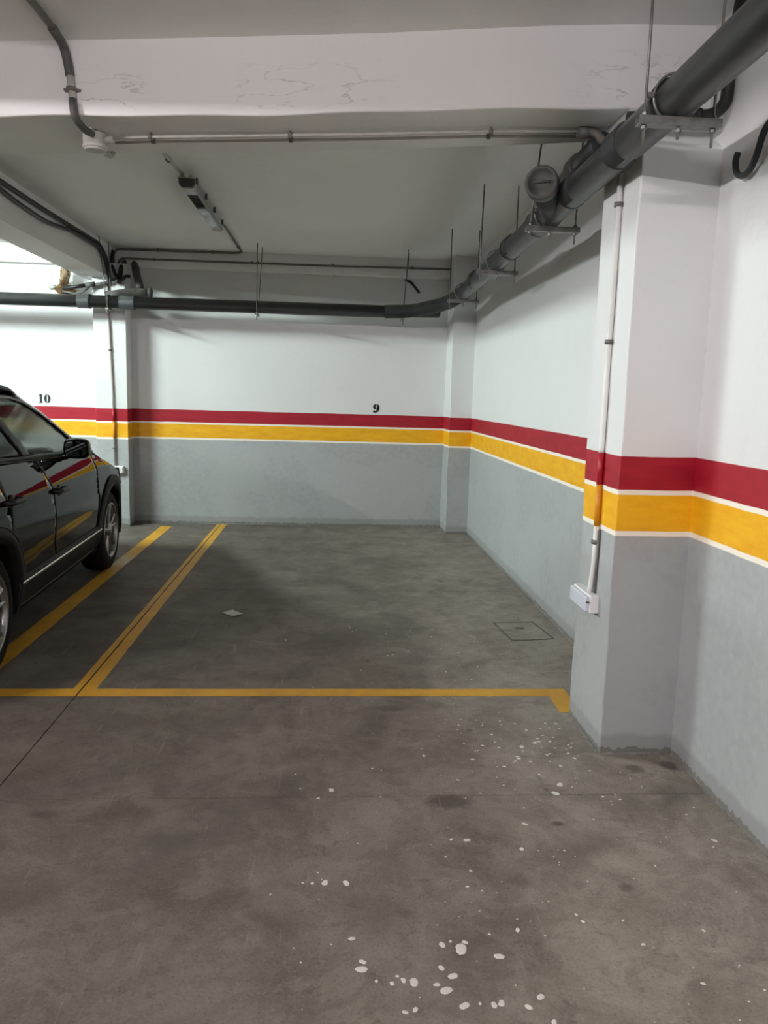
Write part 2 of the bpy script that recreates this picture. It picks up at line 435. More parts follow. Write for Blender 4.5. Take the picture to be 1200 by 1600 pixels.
FB = [(-2.6, 3.93), (-1.476, 3.742), (-1.043, 3.674), (-.671, 3.602), (-.199, 3.510), (.204, 3.434), (.594, 3.350), (.893, 3.285), (1.18, 3.235), (1.52, 3.20)]
BB = [(-2.6, 4.46), (-1.711, 4.315), (-.775, 4.151), (.115, 3.955), (.824, 3.763), (1.043, 3.685), (1.52, 3.56)]
def cross_beam():
    rows = []
    xs = [-2.6 + 4.12 * k / 60 for k in range(61)]
    for x in xs:
        wz = .004 * math.sin(x * 4.1) + .003 * math.sin(x * 9.7 + 1); wy = .004 * math.sin(x * 3.3 + 2)
        f, b = lerp(FB, x), lerp(BB, x)
        rows.append([(x, f + wy, Z_CEIL + .01), (x, f + wy * .6, 2.83), (x, f + wy, 2.672 + wz), (x, b, 2.668 + wz * .5), (x, b, Z_CEIL + .01)])
    m = MB().grid(rows, False)
    o = len(m.v) - len(rows) * 5
    m.f += [tuple(range(5)), tuple(range(60 * 5, 61 * 5))]; m.smooth += [False, False]
    m.build('ceiling_beam', 'beam_paint', label='deep white ceiling beam across the bay with hairline cracks', cat='beam', kind='structure', bevel=.008)
cross_beam()
MB().box(X_LEFT, -2.6, 3.93, 4.46, 2.67, Z_CEIL + .01).build('ceiling_beam', 'beam_paint', label='ceiling beam continuing left beyond the parked car', cat='beam', kind='structure', bevel=.006)
MB().box(-2.645, -2.335, 4.2, Y_BACK + .01, 2.652, Z_CEIL + .01).build('ceiling_beam', 'beam_paint', label='ceiling beam running above the car with black cables along it', cat='beam', kind='structure', bevel=.008)
MB().box(-2.645, -2.335, Y_FRONT, 3.95, 2.792, Z_CEIL + .01).build('ceiling_beam', 'beam_paint', label='shallow ceiling beam over the drive aisle', cat='beam', kind='structure', bevel=.006)
MB().box(X_LEFT, X_RIGHT_FAR + .01, 8.70, Y_BACK + .01, 2.79, Z_CEIL + .01).build('ceiling_beam', 'beam_paint', label='shallow edge beam along the top of the back wall', cat='beam', kind='structure', bevel=.006)

def skirting(name, path, label):
    # ragged mortar fillet where the wall meets the slab
    m = MB(); rows = []; a, h = .008, .008
    for (x, y, nx, ny) in path:
        a = min(.016, max(.003, a + random.uniform(-.004, .004))); h = min(.016, max(.003, h + random.uniform(-.004, .004)))
        rows.append([(x, y, h), (x + nx * a * .5, y + ny * a * .5, h * .55), (x + nx * a, y + ny * a, .0005)])
    m.grid(rows, False)
    return m.build(name, 'mortar', label=label, cat='skirting', kind='structure')
plain('mortar', (.165, .160, .146), .9, var=.35, vscale=30, bump=.4)
skirting('baseboard_right', [(X_RIGHT, 3.05 - k * .03, -1, 0) for k in range(110)], 'ragged mortar edge along the near right wall')
skirting('baseboard_back', [(-2.17 + k * .03, Y_BACK, 0, -1) for k in range(116)], 'ragged mortar edge along the back wall')
skirting('baseboard_side', [(X_RIGHT_FAR, 3.49 + k * .03, -1, 0) for k in range(164)], 'ragged mortar edge along the far side wall')
skirting('baseboard_pillar', [(1.179, 3.475 - k * .026, -1, 0) for k in range(16)] + [(1.185 + k * .026, 3.059, 0, -1) for k in range(12)], 'ragged mortar edge around the near pillar')

# ---- lines painted on the slabs (parts of the floor)
def stripe(name, x0, x1, y0, y1, mat='yellow_line', n=40, z=.0012, label=None):
    m = MB(); rows = []
    long_y = (y1 - y0) > (x1 - x0)
    for k in range(n + 1):
        t = k / n
        w0, w1 = random.uniform(-.002, .002), random.uniform(-.002, .002)
        if long_y:
            y = y0 + (y1 - y0) * t; rows.append([(x0 + w0, y, z), (x1 + w1, y, z)])
        else:
            x = x0 + (x1 - x0) * t; rows.append([(x, y0 + w0, z), (x, y1 + w1, z)])
    m.grid(rows, False)
    return m.build(name, mat, floor, label=label)
stripe('painted_line', -1.85, -1.732, 3.80, 8.60, label='yellow bay line beside the car')
stripe('painted_line', -1.262, -1.2262, 3.80, 8.78, label='yellow bay line left of the slab joint')
stripe('painted_line', -1.2178, -1.150, 3.80, 8.78, label='yellow bay line right of the slab joint')
stripe('painted_line', -7.0, -4.026, 3.705, 3.80)
stripe('painted_line', -4.016, -1.2262, 3.705, 3.80)
stripe('painted_line', -1.2178, 1.25, 3.705, 3.80, label='yellow line across the bay entrance')
stripe('painted_line', 1.140, 1.250, 3.495, 3.80, n=8, z=.0016)
MB().add([(-1.852, 6.62, .002), (-1.732, 6.60, .002), (-1.730, 6.98, .002), (-1.848, 7.0, .002)], [(0, 1, 2, 3)]).build('pale_patch', 'pale_line', floor, label='pale patch of the bay line')  # paler quad laid over the bay line

# ---- paint splashes: far too many tiny ones to pick apart
def blob(m, x, y, rad, z=.0011, sq=1.0):
    n = 10; ph = random.uniform(0, 6)
    pts = []
    for k in range(n):
        a = 2 * PI * k / n
        rr = rad * (1 + .22 * math.sin(2 * a + ph) + random.uniform(-.12, .12))
        pts.append((x + rr * math.cos(a) * sq, y + rr * math.sin(a), z))
    top = [(x + (px - x) * .7, y + (py - y) * .7, z + .0012) for px, py, _ in pts]
    m.add(pts + top, [tuple(range(n, 2 * n))] + [(k, (k + 1) % n, n + (k + 1) % n, n + k) for k in range(n)])
SPL = [(.384, 1.90, .019), (.108, 1.833, .014), (.112, 1.86, .009), (.335, 1.917, .010), (.321, 1.752, .015), (.30, 1.772, .008), (.242, 1.783, .013), (.484, 1.867, .013), (.559, 1.722, .010),
       (.009, 2.201, .012), (.075, 2.199, .012), (-.03, 2.20, .006), (-.06, 2.203, .004), (.893, 2.73, .014), (.931, 2.798, .014), (.719, 2.518, .010), (.494, 2.423, .011), (.44, 2.428, .007), (.67, 2.366, .009),
       (.32, 1.83, .009), (.347, 1.80, .012), (.40, 1.925, .008), (.36, 1.93, .005), (.086, 1.95, .009), (.185, 1.78, .007), (.215, 1.79, .008), (.20, 1.805, .005), (.145, 1.79, .005), (.36, 1.70, .012), (.40, 1.705, .005),
       (.435, 1.70, .009), (.455, 1.705, .010), (.52, 1.69, .009), (.56, 1.97, .008), (.475, 1.955, .004), (.21, 1.685, .007), (.235, 1.692, .008), (.57, 1.64, .008), (.475, 2.25, .006), (.45, 2.17, .005), (.03, 2.77, .012),
       (-.02, 2.71, .006), (.42, 3.05, .008), (.53, 2.84, .007), (.82, 3.02, .009), (.86, 3.13, .012), (.93, 3.17, .011), (1.0, 3.18, .007), (.95, 3.05, .006), (1.06, 3.02, .008), (.98, 2.95, .008), (.87, 2.88, .006),
       (1.07, 2.70, .006), (1.13, 2.68, .006), (1.36, 2.40, .010), (.9, 1.9, .006), (1.0, 1.75, .006), (.88, 2.0, .004), (1.1, 1.95, .005), (.76, 2.0, .006), (.75, 2.03, .005)]
m = MB()
for x, y, rr in SPL: blob(m, x, y, rr)
for k in range(260):
    x = random.gauss(.75, .42); y = random.uniform(1.55, 4.9)
    if x > 1.45 or x < -1.1 or (x > 1.12 and y > 2.98 and y < 3.6): continue
    blob(m, x, y, random.choice((.0012, .0015, .0018, .002, .0025, .003, .004)))
for k in range(40): blob(m, random.uniform(.6, 1.1), random.uniform(2.9, 3.5), random.uniform(.002, .0055), sq=1.5)
m.build('paint_splashes', 'splash_paint', floor, label='spatter of dried white paint drops', kind='stuff')

# ---- bay numbers stencilled on the back wall (parts of the wall)
def glyph(polys, x, z, h, name, label):
    m = MB()
    for poly in polys: m.prism([(x + px * h, z + pz * h) for px, pz in poly], 1, Y_BACK - .0025, Y_BACK + .001)
    return m.build(name, 'number_paint', wall_back, label=label)
def ring(cx, cz, ox, oz, ix, iz, a0, a1, n=12):
    o = [(cx + ox * math.cos(math.radians(a0 + (a1 - a0) * k / n)), cz + oz * math.sin(math.radians(a0 + (a1 - a0) * k / n))) for k in range(n + 1)]
    i = [(cx + ix * math.cos(math.radians(a0 + (a1 - a0) * k / n)), cz + iz * math.sin(math.radians(a0 + (a1 - a0) * k / n))) for k in range(n + 1)]
    return o + i[::-1]
one = [[(.0, 0), (.42, 0), (.42, .07), (.36, .09), (.36, 1.0), (.22, 1.0), (.0, .90), (.0, .82), (.09, .83), (.09, .09), (.0, .07)]]
def zero(ox): return [ring(ox, .5, .36, .5, .07, .46, 98, 262), ring(ox, .5, .36, .5, .07, .46, -82, 82)]
nine = [ring(.36, .68, .38, .33, .06, .28, 95, 265), ring(.36, .68, .38, .33, .06, .28, -82, 85),
        [(.42, .60), (.74, .68), (.71, .36), (.56, .11), (.34, .0), (.14, .0), (.12, .05), (.27, .10), (.38, .24)],
        [(.14 + .15 * math.cos(q * PI / 6), .14 + .14 * math.sin(q * PI / 6)) for q in range(12)]]
glyph(nine, .485, 1.306, .098, 'painted_number', 'black stencilled number 9')
glyph(one, -3.19, 1.318, .096, 'painted_number', 'black stencilled digit 1 of number 10')
glyph(zero(.0), -3.19 + .090, 1.318, .096, 'painted_number', 'black stencilled digit 0 of number 10')

# ---- floor access cover and paper scrap
ac = thing('access_cover', (1.29, 4.80, 0), 'square concrete-filled floor access cover beside the right wall', 'cover')
Q = [(1.120, 4.995), (1.160, 4.600), (1.450, 4.640), (1.405, 5.02)]
def inset(q, t):
    cx = sum(p[0] for p in q) / 4; cy = sum(p[1] for p in q) / 4
    return [(cx + (p[0] - cx) * t, cy + (p[1] - cy) * t) for p in q]
o_, i_ = Q, inset(Q, .955)
m = MB().add([(p[0], p[1], .0008) for p in o_] + [(p[0], p[1], .003) for p in o_] + [(p[0], p[1], .003) for p in i_] + [(p[0], p[1], .0008) for p in i_],
             [f for k in range(4) for f in ((k, (k + 1) % 4, 4 + (k + 1) % 4, 4 + k), (4 + k, 4 + (k + 1) % 4, 8 + (k + 1) % 4, 8 + k), (8 + k, 8 + (k + 1) % 4, 12 + (k + 1) % 4, 12 + k))])
m.build('frame', 'cover_frame', ac)
MB().prism(inset(Q, .915), 2, .0006, .0026).build('lid', 'concrete', ac)
MB().box(1.250, 1.305, 4.850, 4.882, .0024, .0032).build('lifting_slot', 'joint_dark', ac)
MB().prism(inset(Q, .957), 2, .0003, .0008).build('seal_gap', 'joint_dark', ac)
pc = [(-.713, 5.178), (-.628, 5.087), (-.567, 5.150), (-.650, 5.247)]
rows = []
for a in range(9):
    row = []
    for b in range(9):
        s_, t_ = a / 8, b / 8
        x = (pc[0][0] * (1 - s_) + pc[1][0] * s_) * (1 - t_) + (pc[3][0] * (1 - s_) + pc[2][0] * s_) * t_
        y = (pc[0][1] * (1 - s_) + pc[1][1] * s_) * (1 - t_) + (pc[3][1] * (1 - s_) + pc[2][1] * s_) * t_
        row.append((x, y, .0015 + .006 * abs(s_ - .5) + random.uniform(0, .0025)))
    rows.append(row)
MB().grid(rows, False).build('paper_scrap', 'paper', label='small crumpled scrap of pale paper on the dark floor', cat='paper', solid=.0006)

# ------------------------------------------------------------------ drain pipe
PX = lambda y: 1.065 + (y - 2.5) * .0245
PZ, PR = 2.447, .0645
YB_P, ZB_P = 8.24, 2.366
pipe = thing('drain_pipe', (1.1, 4.0, PZ - PR), 'dark grey plastic drain pipe hung under the ceiling, turning along the back wall', 'pipe')
MB().tube([(PX(-3.2), -3.2, PZ), (PX(7.25), 7.25, PZ - .01)], PR, 28).build('pipe_run', 'pvc_pipe', pipe)
e0 = Vector((PX(7.2), 7.2, PZ - .01)); e1 = Vector((1.13, 7.72, 2.41)); e2 = Vector((.83, 8.18, 2.372)); e3 = Vector((.55, YB_P, ZB_P))
MB().tube(fillet([e0, e1, e2, e3], .20, 8), PR * 1.05, 28).build('elbow', 'pvc_coupling', pipe)
c0 = Vector((.86, 8.16, 2.372)); dirc = Vector((.42, .12, .02)).normalized()
MB().tube([c0 - dirc * .1, c0 + dirc * .26], PR * .98, 24).build('cleanout_stub', 'pvc_coupling', pipe)
MB().tube([(.62, YB_P - .005, ZB_P), (X_LEFT + .02, YB_P + .03, ZB_P - .01)], PR * .98, 28).build('pipe_run', 'pvc_pipe', pipe, label='horizontal run along the back wall')
def collar(c, dirv, L, R, mat='pvc_coupling', name='coupling', lip=True):
    dirv = Vector(dirv).normalized(); c = Vector(c)
    prof = [(R * .93, -L / 2), (R, -L / 2 + .004), (R, L / 2 - .022), (R * 1.035, L / 2 - .018), (R * 1.035, L / 2 - .004), (R * .93, L / 2)] if lip else [(R, -L / 2), (R, L / 2)]
    return MB().lathe(prof, c, dirv, 28).build(name, mat, pipe)
dy = (.0245, 1, 0)
for y, L in ((2.98, .13), (3.60, .14), (4.26, .10), (4.95, .09), (6.35, .10)):
    collar((PX(y), y, PZ), dy, L, PR * 1.09)
for y in (2.55, 4.19, 5.02, 6.40):
    collar((PX(y), y, PZ), dy, .014, PR * 1.14, 'rubber_seal', 'seal_ring', False)
for x, L in ((-2.50, .13), (-2.07, .16), (-2.26, .02)):
    collar((x, YB_P + .002, ZB_P - .002), (1, 0, 0), L, PR * 1.09 if L > .05 else PR * 1.12, 'pvc_coupling' if L > .05 else 'rubber_seal', 'coupling' if L > .05 else 'seal_ring', L > .05)
# cleanout wye pointing back into the bay
w0 = Vector((PX(3.98), 3.98, PZ)); w1 = Vector((.935, 3.60, 2.462)); wd = (w1 - w0).normalized()
MB().tube([w0, w1], PR * 1.02, 28).build('wye_branch', 'pvc_coupling', pipe)
cp = MB().lathe([(PR * 1.02, -.03), (PR * 1.16, -.025), (PR * 1.16, .025), (PR * 1.10, .032), (PR * .9, .032), (PR * .88, .026), (.01, .026)], w1, wd, 28).build('end_cap', 'dirty_pipe', pipe)
bar = Vector((0, 0, 1)).cross(wd).normalized()
MB().tube([w1 + wd * .03 - bar * .04, w1 + wd * .03 + bar * .04], .006, 6).build('rib', 'dirty_pipe', cp)
# dark branch rising above the main pipe and passing under the beam
MB().tube(fillet([(PX(4.15), 4.15, PZ + .02), (1.14, 3.80, 2.572), (1.15, 3.45, 2.60), (1.15, 3.5, 2.60)][:3], .1), .052, 20).build('upper_branch', 'pvc_pipe', pipe)
MB().lathe([(.056, -.05), (.062, -.045), (.062, .03), (.056, .04)], (1.14, 3.74, 2.577), (.01, -1, .08), 20).build('coupling', 'dirty_pipe', pipe)
# stack pipe and bend coming down onto the back run beside the left pilaster
sp = thing('waste_bend', (-2.0, 8.40, 2.44), 'grimy grey waste pipe bend joining the drain run beside the left pilaster', 'pipe')
MB().tube(fillet([(-2.115, 8.74, 2.83), (-2.07, 8.62, 2.70), (-1.985, 8.44, 2.52), (-2.05, 8.38, 2.468)], .06), .040, 18).build('down_pipe', 'dirty_pipe', sp)
MB().tube(fillet([(-1.87, 8.40, 2.49), (-2.08, 8.39, 2.485), (-2.32, 8.33, 2.435)], .1), [.042] * 9, 18).build('bend', 'dirty_pipe', sp)
MB().lathe([(.044, -.02), (.050, -.016), (.050, .016), (.044, .02)], (-1.88, 8.40, 2.49), (1, .05, 0), 18).build('end_cap', 'dirty_pipe', sp)

# ------------------------------------------------------------------ pipe hangers
def hanger(y, xl, xr, tl, tr, zs, label, r=.0048, ytop=None, group='strut hangers under the side drain pipe'):
    xc = PX(y)
    t = thing('pipe_hanger', (xc, y, zs - .05), label, 'hanger', group)
    m = MB()                                                # channel strut, open side up
    a, b, w, h, k = xl - .022, xr + .022, .019, .026, .003
    m.box(a, b, y - w, y + w, zs, zs + k).box(a, b, y - w, y - w + k, zs + k, zs + h).box(a, b, y + w - k, y + w, zs + k, zs + h)
    m.build('strut', 'galvanised', t)
    yt = ytop if ytop is not None else y
    for xb, xt in ((xl, tl), (xr, tr)):
        dr = (Vector((xt, yt, Z_CEIL)) - Vector((xb, y, zs))).normalized()
        rd = MB().tube([Vector((xb, y, zs)) - dr * .055, (xt, yt, Z_CEIL + .005)], r, 8).build('rod', 'rod_steel', t)
        for dz in (-.006, .034):
            c = Vector((xb, y, zs)) + dr * dz
            MB().lathe([(.010, -.005), (.010, .005)], c, dr, 6, False).build('nut', 'galvanised', rd, bevel=.001)
    # clamp: hoop round the pipe, screw below
    pts = [(xc + (PR + .008) * math.cos(q), y + .03, PZ + (PR + .008) * math.sin(q)) for q in [2 * PI * k / 28 for k in range(29)]]
    MB().tube(pts, .0045, 6, caps=False).build('clamp_ring', 'galvanised', t)
    MB().tube([(xc, y, zs + .028), (xc, y, zs - .035)], .005, 8).lathe([(.010, -.004), (.010, .004)], (xc, y, zs - .012), (0, 0, 1), 6, False).build('clamp_screw', 'rod_steel', t)
    for sx in (-1, 1):
        MB().box(xc + sx * (PR + .022) - .014, xc + sx * (PR + .022) + .014, y + .022, y + .038, PZ - .004, PZ + .010).build('clamp_ear', 'galvanised', t, bevel=.002)
ZS = 2.350
hanger(2.485, .955, 1.175, .955, 1.185, ZS, 'nearest strut hanger of the side drain pipe, in front of the pillar')
hanger(4.05, 1.000, 1.235, 1.055, 1.255, ZS, 'strut hanger just behind the capped branch of the drain pipe')
hanger(5.47, 1.015, 1.260, 1.050, 1.295, ZS, 'strut hanger midway along the far wall', ytop=5.62)
hanger(7.10, 1.055, 1.300, 1.055, 1.305, ZS, 'farthest strut hanger of the side drain pipe, beside the elbow')
def loop_hanger(x, tl, label, sep=.03):
    t = thing('pipe_hanger', (x, YB_P, ZB_P - .12), label, 'hanger', 'rod hangers of the back drain run')
    for k, s_ in enumerate((-1, 1)):
        yb = YB_P + s_ * .078
        MB().tube([(x, yb, ZB_P - .085), (tl + k * sep, yb + .03 * s_, Z_CEIL + .005)], .0045, 8).build('rod', 'rod_steel', t)
    MB().box(x - .016, x + .016, YB_P - .10, YB_P + .10, ZB_P - .085, ZB_P - .068).build('saddle', 'galvanised', t)
    pts = [(x, YB_P + (PR + .006) * math.cos(q), ZB_P + (PR + .006) * math.sin(q)) for q in [2 * PI * k / 28 for k in range(29)]]
    MB().tube(pts, .005, 6, caps=False).build('clamp_ring', 'rod_steel', t)
    MB().tube([(x, YB_P - .078, ZB_P - .135), (x, YB_P - .078, ZB_P - .06)], .006, 8).lathe([(.013, -.006), (.013, .006)], (x, YB_P - .078, ZB_P - .093), (0, 0, 1), 6, False).build('lower_nut', 'rod_steel', t)
loop_hanger(.735, .77, 'rod hanger of the back pipe just before the elbow')
loop_hanger(-.765, -.755, 'rod hanger at the middle of the back pipe')
loop_hanger(-2.255, -2.31, 'rod hanger of the back pipe by the left pilaster')

# ------------------------------------------------------------------ conduits, boxes, cables
def clip(parent, c, along, r, drop, mat='conduit_dark'):
    along = Vector(along).normalized()
    MB().lathe([(r * 1.0, -.009), (r * 1.55, -.009), (r * 1.55, .009), (r * 1.0, .009)], c, along, 14).tube([c, Vector(c) + Vector(drop)], r * .5, 6).build('clip', mat, parent)
# two conduits along the underside of the cross beam
jb = thing('junction_box', (-1.113, 3.90, 2.60), 'round grey junction box under the beam at the left', 'junction box')
bx = MB().lathe([(.052, 0), (.054, -.004), (.054, -.052), (.057, -.054), (.057, -.064), (.05, -.068)], (-1.113, 3.90, 2.668), (0, 0, 1), 28).build('body', 'box_plastic', jb)
MB().lathe([(.05, 0), (.05, -.006), (.044, -.008)], (-1.113, 3.90, 2.600), (0, 0, 1), 28).build('lid', 'box_plastic', jb)
for nm, p0, p1 in (('gland', (-1.07, 3.885, 2.637), (-1.02, 3.87, 2.640)), ('gland', (-1.112, 3.86, 2.65), (-1.112, 3.82, 2.655)), ('gland', (-1.113, 3.95, 2.637), (-1.113, 3.98, 2.637))):
    MB().tube([p0, p1], .016, 12).build(nm, 'box_plastic', jb)
def beam_conduit(off, label):
    pts = [(-1.03, 3.868 + off, 2.642), (-.846, 3.838 + off, 2.648), (.1, 3.662 + off, 2.650), (.679, 3.530 + off, 2.650), (1.06, 3.470 + off, 2.650)]
    t = thing('conduit', (-.0, 3.7, 2.635), label, 'conduit', 'grey conduits under the cross beam')
    MB().tube(pts, .0068, 12).build('pipe', 'conduit_grey', t)
    for x, y in ((-.846, 3.838), (-.2, 3.718), (.679, 3.530)):
        clip(t, (x, y + off, 2.649), (1, -.2, 0), .0075, (0, 0, .02))
beam_conduit(0, 'front one of two thin grey conduits under the beam')
beam_conduit(.064, 'rear one of two thin grey conduits under the beam')
MB().tube(fillet([(1.04, 3.475, 2.648), (1.12, 3.462, 2.648), (1.15, 3.44, 2.60), (1.2, 3.35, 2.585)], .04), .02, 12).tube([(1.05, 3.474, 2.648), (1.09, 3.467, 2.648)], .026, 12).build('conduit_elbow', 'conduit_dark', label='dark conduit elbow at the right end of the beam conduits', cat='conduit')
MB().tube(fillet([(-1.113, 3.97, 2.637), (-1.113, 4.10, 2.637), (-1.113, 4.17, 2.645), (-1.10, 4.2, 2.70)], .03), .013, 12).lathe([(.019, -.016), (.019, .016)], (-1.113, 4.06, 2.637), (0, 1, 0), 12).build('conduit_stub', 'conduit_grey', label='short hooked conduit below the round junction box', cat='conduit')
fx = thing('flexible_conduit', (-1.15, 3.66, 2.62), 'dark flexible conduit running off the ceiling down the beam to the round box', 'conduit')
MB().tube([(-1.19, 1.6, 2.962), (-1.176, 3.0, 2.962), (-1.165, 3.55, 2.960)], .0145, 12).build('ceiling_pipe', 'conduit_dark', fx)
MB().tube(fillet([(-1.166, 3.52, 2.958), (-1.165, 3.66, 2.945), (-1.150, 3.668, 2.86), (-1.147, 3.67, 2.83)], .05), .019, 12).build('upper_sleeve', 'flex_conduit', fx)
MB().tube([(-1.148, 3.668, 2.85), (-1.136, 3.668, 2.72)], .0155, 12).build('straight_pipe', 'conduit_grey', fx)
MB().tube(fillet([(-1.138, 3.668, 2.735), (-1.130, 3.655, 2.66), (-1.115, 3.74, 2.635), (-1.112, 3.84, 2.652)], .05), .017, 12).build('lower_sleeve', 'flex_conduit', fx)
MB().lathe([(.0155, -.008), (.023, -.008), (.023, .008), (.0155, .008)], (-1.141, 3.668, 2.775), (0, 0, 1), 14).box(-1.175, -1.105, 3.668, 3.70, 2.770, 2.780).build('clip', 'conduit_dark', fx)

# conduits round the far ceiling lamp and along the edge beam
cf = thing('conduit', (-1.0, 7.8, 2.955), 'grey conduit leaving the unlit lamp towards the edge beam and turning left', 'conduit')
MB().tube(fillet([(-.99, 7.06, 2.945), (-.97, 7.3, 2.962), (-.962, 8.60, 2.962), (-1.05, 8.66, 2.962), (-2.28, 8.66, 2.955), (-2.31, 8.655, 2.90), (-2.31, 8.65, 2.72)], .05), .0115, 12).build('pipe', 'conduit_dark', cf)
for p in ((-.963, 8.3, 2.962), ): clip(cf, p, (0, 1, 0), .0115, (0, 0, .018))
for p in ((-1.28, 8.66, 2.961), (-1.85, 8.66, 2.958)): clip(cf, p, (1, 0, 0), .0115, (0, 0, .02))
cn = thing('conduit', (-1.05, 5.3, 2.955), 'grey conduit feeding the near end of the unlit ceiling lamp', 'conduit')
MB().tube([(-1.078, 4.20, 2.962), (-1.065, 5.2, 2.962), (-1.03, 5.62, 2.950)], .0125, 12).build('pipe', 'conduit_grey', cn)
clip(cn, (-1.062, 5.32, 2.961), (0.02, 1, 0), .0125, (0, 0, .018))
ce = thing('conduit', (-.4, 8.68, 2.85), 'long thin conduit clipped along the edge beam above the back pipe', 'conduit')
MB().tube(fillet([(-2.27, 8.60, 2.70), (-2.275, 8.685, 2.80), (-2.25, 8.686, 2.868), (0, 8.686, 2.874), (1.56, 8.686, 2.892)], .07), .0105, 12).build('pipe', 'conduit_dark', ce)
for x in (-1.9, -.86, -.80, .0, .87): clip(ce, (x, 8.686, 2.866 + (x + 2.3) * .0065), (1, 0, 0), .0105, (0, .016, 0))
MB().tube(fillet([(.80, 8.72, 2.760), (.85, 8.68, 2.742), (.90, 8.675, 2.690), (.955, 8.69, 2.625)], .06), .015, 10).build('cable_stub', 'black_cable', label='short black cable end sticking out of the back wall', cat='cable')

# right pillar: white conduit and box; left pilaster likewise
cr = thing('conduit', (1.166, 3.24, .66), 'paint-splashed white conduit down the side of the near pillar', 'conduit')
MB().tube([(1.166, 3.24, 2.42), (1.166, 3.247, 1.3), (1.166, 3.245, Z_RED)], .0125, 14).build('upper_pipe', 'conduit_white', cr)
MB().tube([(1.166, 3.245, Z_RED), (1.166, 3.243, Z_MID)], .0128, 14).build('red_length', 'red_pipe' if 'red_pipe' in MATS else plain('red_pipe', (.36, .006, .022), .5).name, cr, label='red painted length')
MB().tube([(1.166, 3.243, Z_MID), (1.166, 3.242, .965)], .0128, 14).build('yellow_length', plain('yellow_pipe', (.62, .25, .004), .5).name, cr, label='orange yellow painted length')
MB().tube(fillet([(1.166, 3.242, .965), (1.166, 3.240, .80), (1.163, 3.252, .72), (1.160, 3.255, .665)], .06), .0122, 14).build('lower_pipe', 'conduit_white', cr)
MB().tube([(1.171, 3.222, .95), (1.170, 3.224, .67)], .006, 8).build('bare_cable', 'conduit_dark', cr)
for z in (.895, 1.75, 2.30): clip(cr, (1.166, 3.243, z), (0, 0, 1), .0125, (.012, 0, 0))
eb = thing('wall_box', (1.155, 3.29, .585), 'small white rectangular box on the near pillar below the yellow band', 'wall box')
MB().box(1.137, 1.179, 3.178, 3.412, .588, .668).build('back_box', 'white_plastic', eb, bevel=.005)
MB().box(1.119, 1.139, 3.186, 3.404, .594, .662).build('cover', 'lens_plastic', eb, bevel=.006)
MB().tube([(1.119, 3.176, .640), (1.132, 3.176, .640)], .004, 8).build('latch', 'dark_plastic', eb)
cl = thing('conduit', (-2.33, 8.53, .66), 'grey conduit down the pilaster between bays 9 and 10', 'conduit')
MB().tube([(-2.352, 8.545, 2.62), (-2.352, 8.545, 2.3), (-2.326, 8.545, 1.5), (-2.318, 8.545, .66)], .0125, 12).build('pipe', 'conduit_grey', cl)
MB().tube([(-2.322, 8.543, Z_RED), (-2.321, 8.543, Z_MID)], .0138, 12).build('red_length', 'red_pipe', cl)
MB().tube([(-2.321, 8.543, Z_MID), (-2.320, 8.543, .965)], .0138, 12).build('yellow_length', 'yellow_pipe', cl)
for z in (.86, 1.9): clip(cl, (-2.32 if z < 1 else -2.34, 8.545, z), (0, 0, 1), .0125, (0, .012, 0))
el = thing('wall_box', (-2.29, 8.53, .58), 'small white rectangular box on the pilaster behind the car', 'wall box')
MB().box(-2.40, -2.222, 8.520, 8.558, .585, .668).build('back_box', 'white_plastic', el, bevel=.005)
MB().box(-2.394, -2.230, 8.505, 8.522, .591, .662).build('cover', 'white_plastic', el, bevel=.005)
MB().box(-2.37, -2.25, 8.5035, 8.506, .615, .640).build('label_strip', 'pale_print', el)

# black cables along the left beam
def cable(pts, rad, label, group='black cables along the beam above the car'):
    return MB().tube(fillet(pts, .18, 6), rad, 10).build('power_cable', 'black_cable', label=label, cat='cable', group=group)
cable([(-2.310, 4.35, 2.93), (-2.310, 5.6, 2.900), (-2.310, 6.5, 2.895), (-2.310, 7.5, 2.905), (-2.310, 8.15, 2.915), (-2.310, 8.40, 2.80), (-2.30, 8.47, 2.58)], .019, 'upper black cable along the beam above the car')
cable([(-2.306, 4.35, 2.90), (-2.304, 5.5, 2.862), (-2.304, 6.1, 2.820), (-2.304, 6.7, 2.808), (-2.304, 7.3, 2.865), (-2.304, 8.12, 2.875), (-2.300, 8.33, 2.76), (-2.29, 8.42, 2.56)], .017, 'sagging lower black cable along the beam above the car')
MB().tube(fillet([(-2.30, 8.595, 2.93), (-2.315, 8.585, 2.80), (-2.27, 8.53, 2.68), (-2.20, 8.50, 2.61), (-2.15, 8.50, 2.66), (-2.11, 8.52, 2.66)], .08), .018, 10).build('power_cable', 'black_cable', label='black cable looping behind the rods at the pilaster head', cat='cable')
MB().tube(fillet([(-2.205, 8.69, 2.83), (-2.205, 8.60, 2.80), (-2.21, 8.53, 2.72), (-2.225, 8.52, 2.58)], .08), .024, 10).build('power_cable', 'black_cable', label='thick black cable bend at the pilaster head', cat='cable')
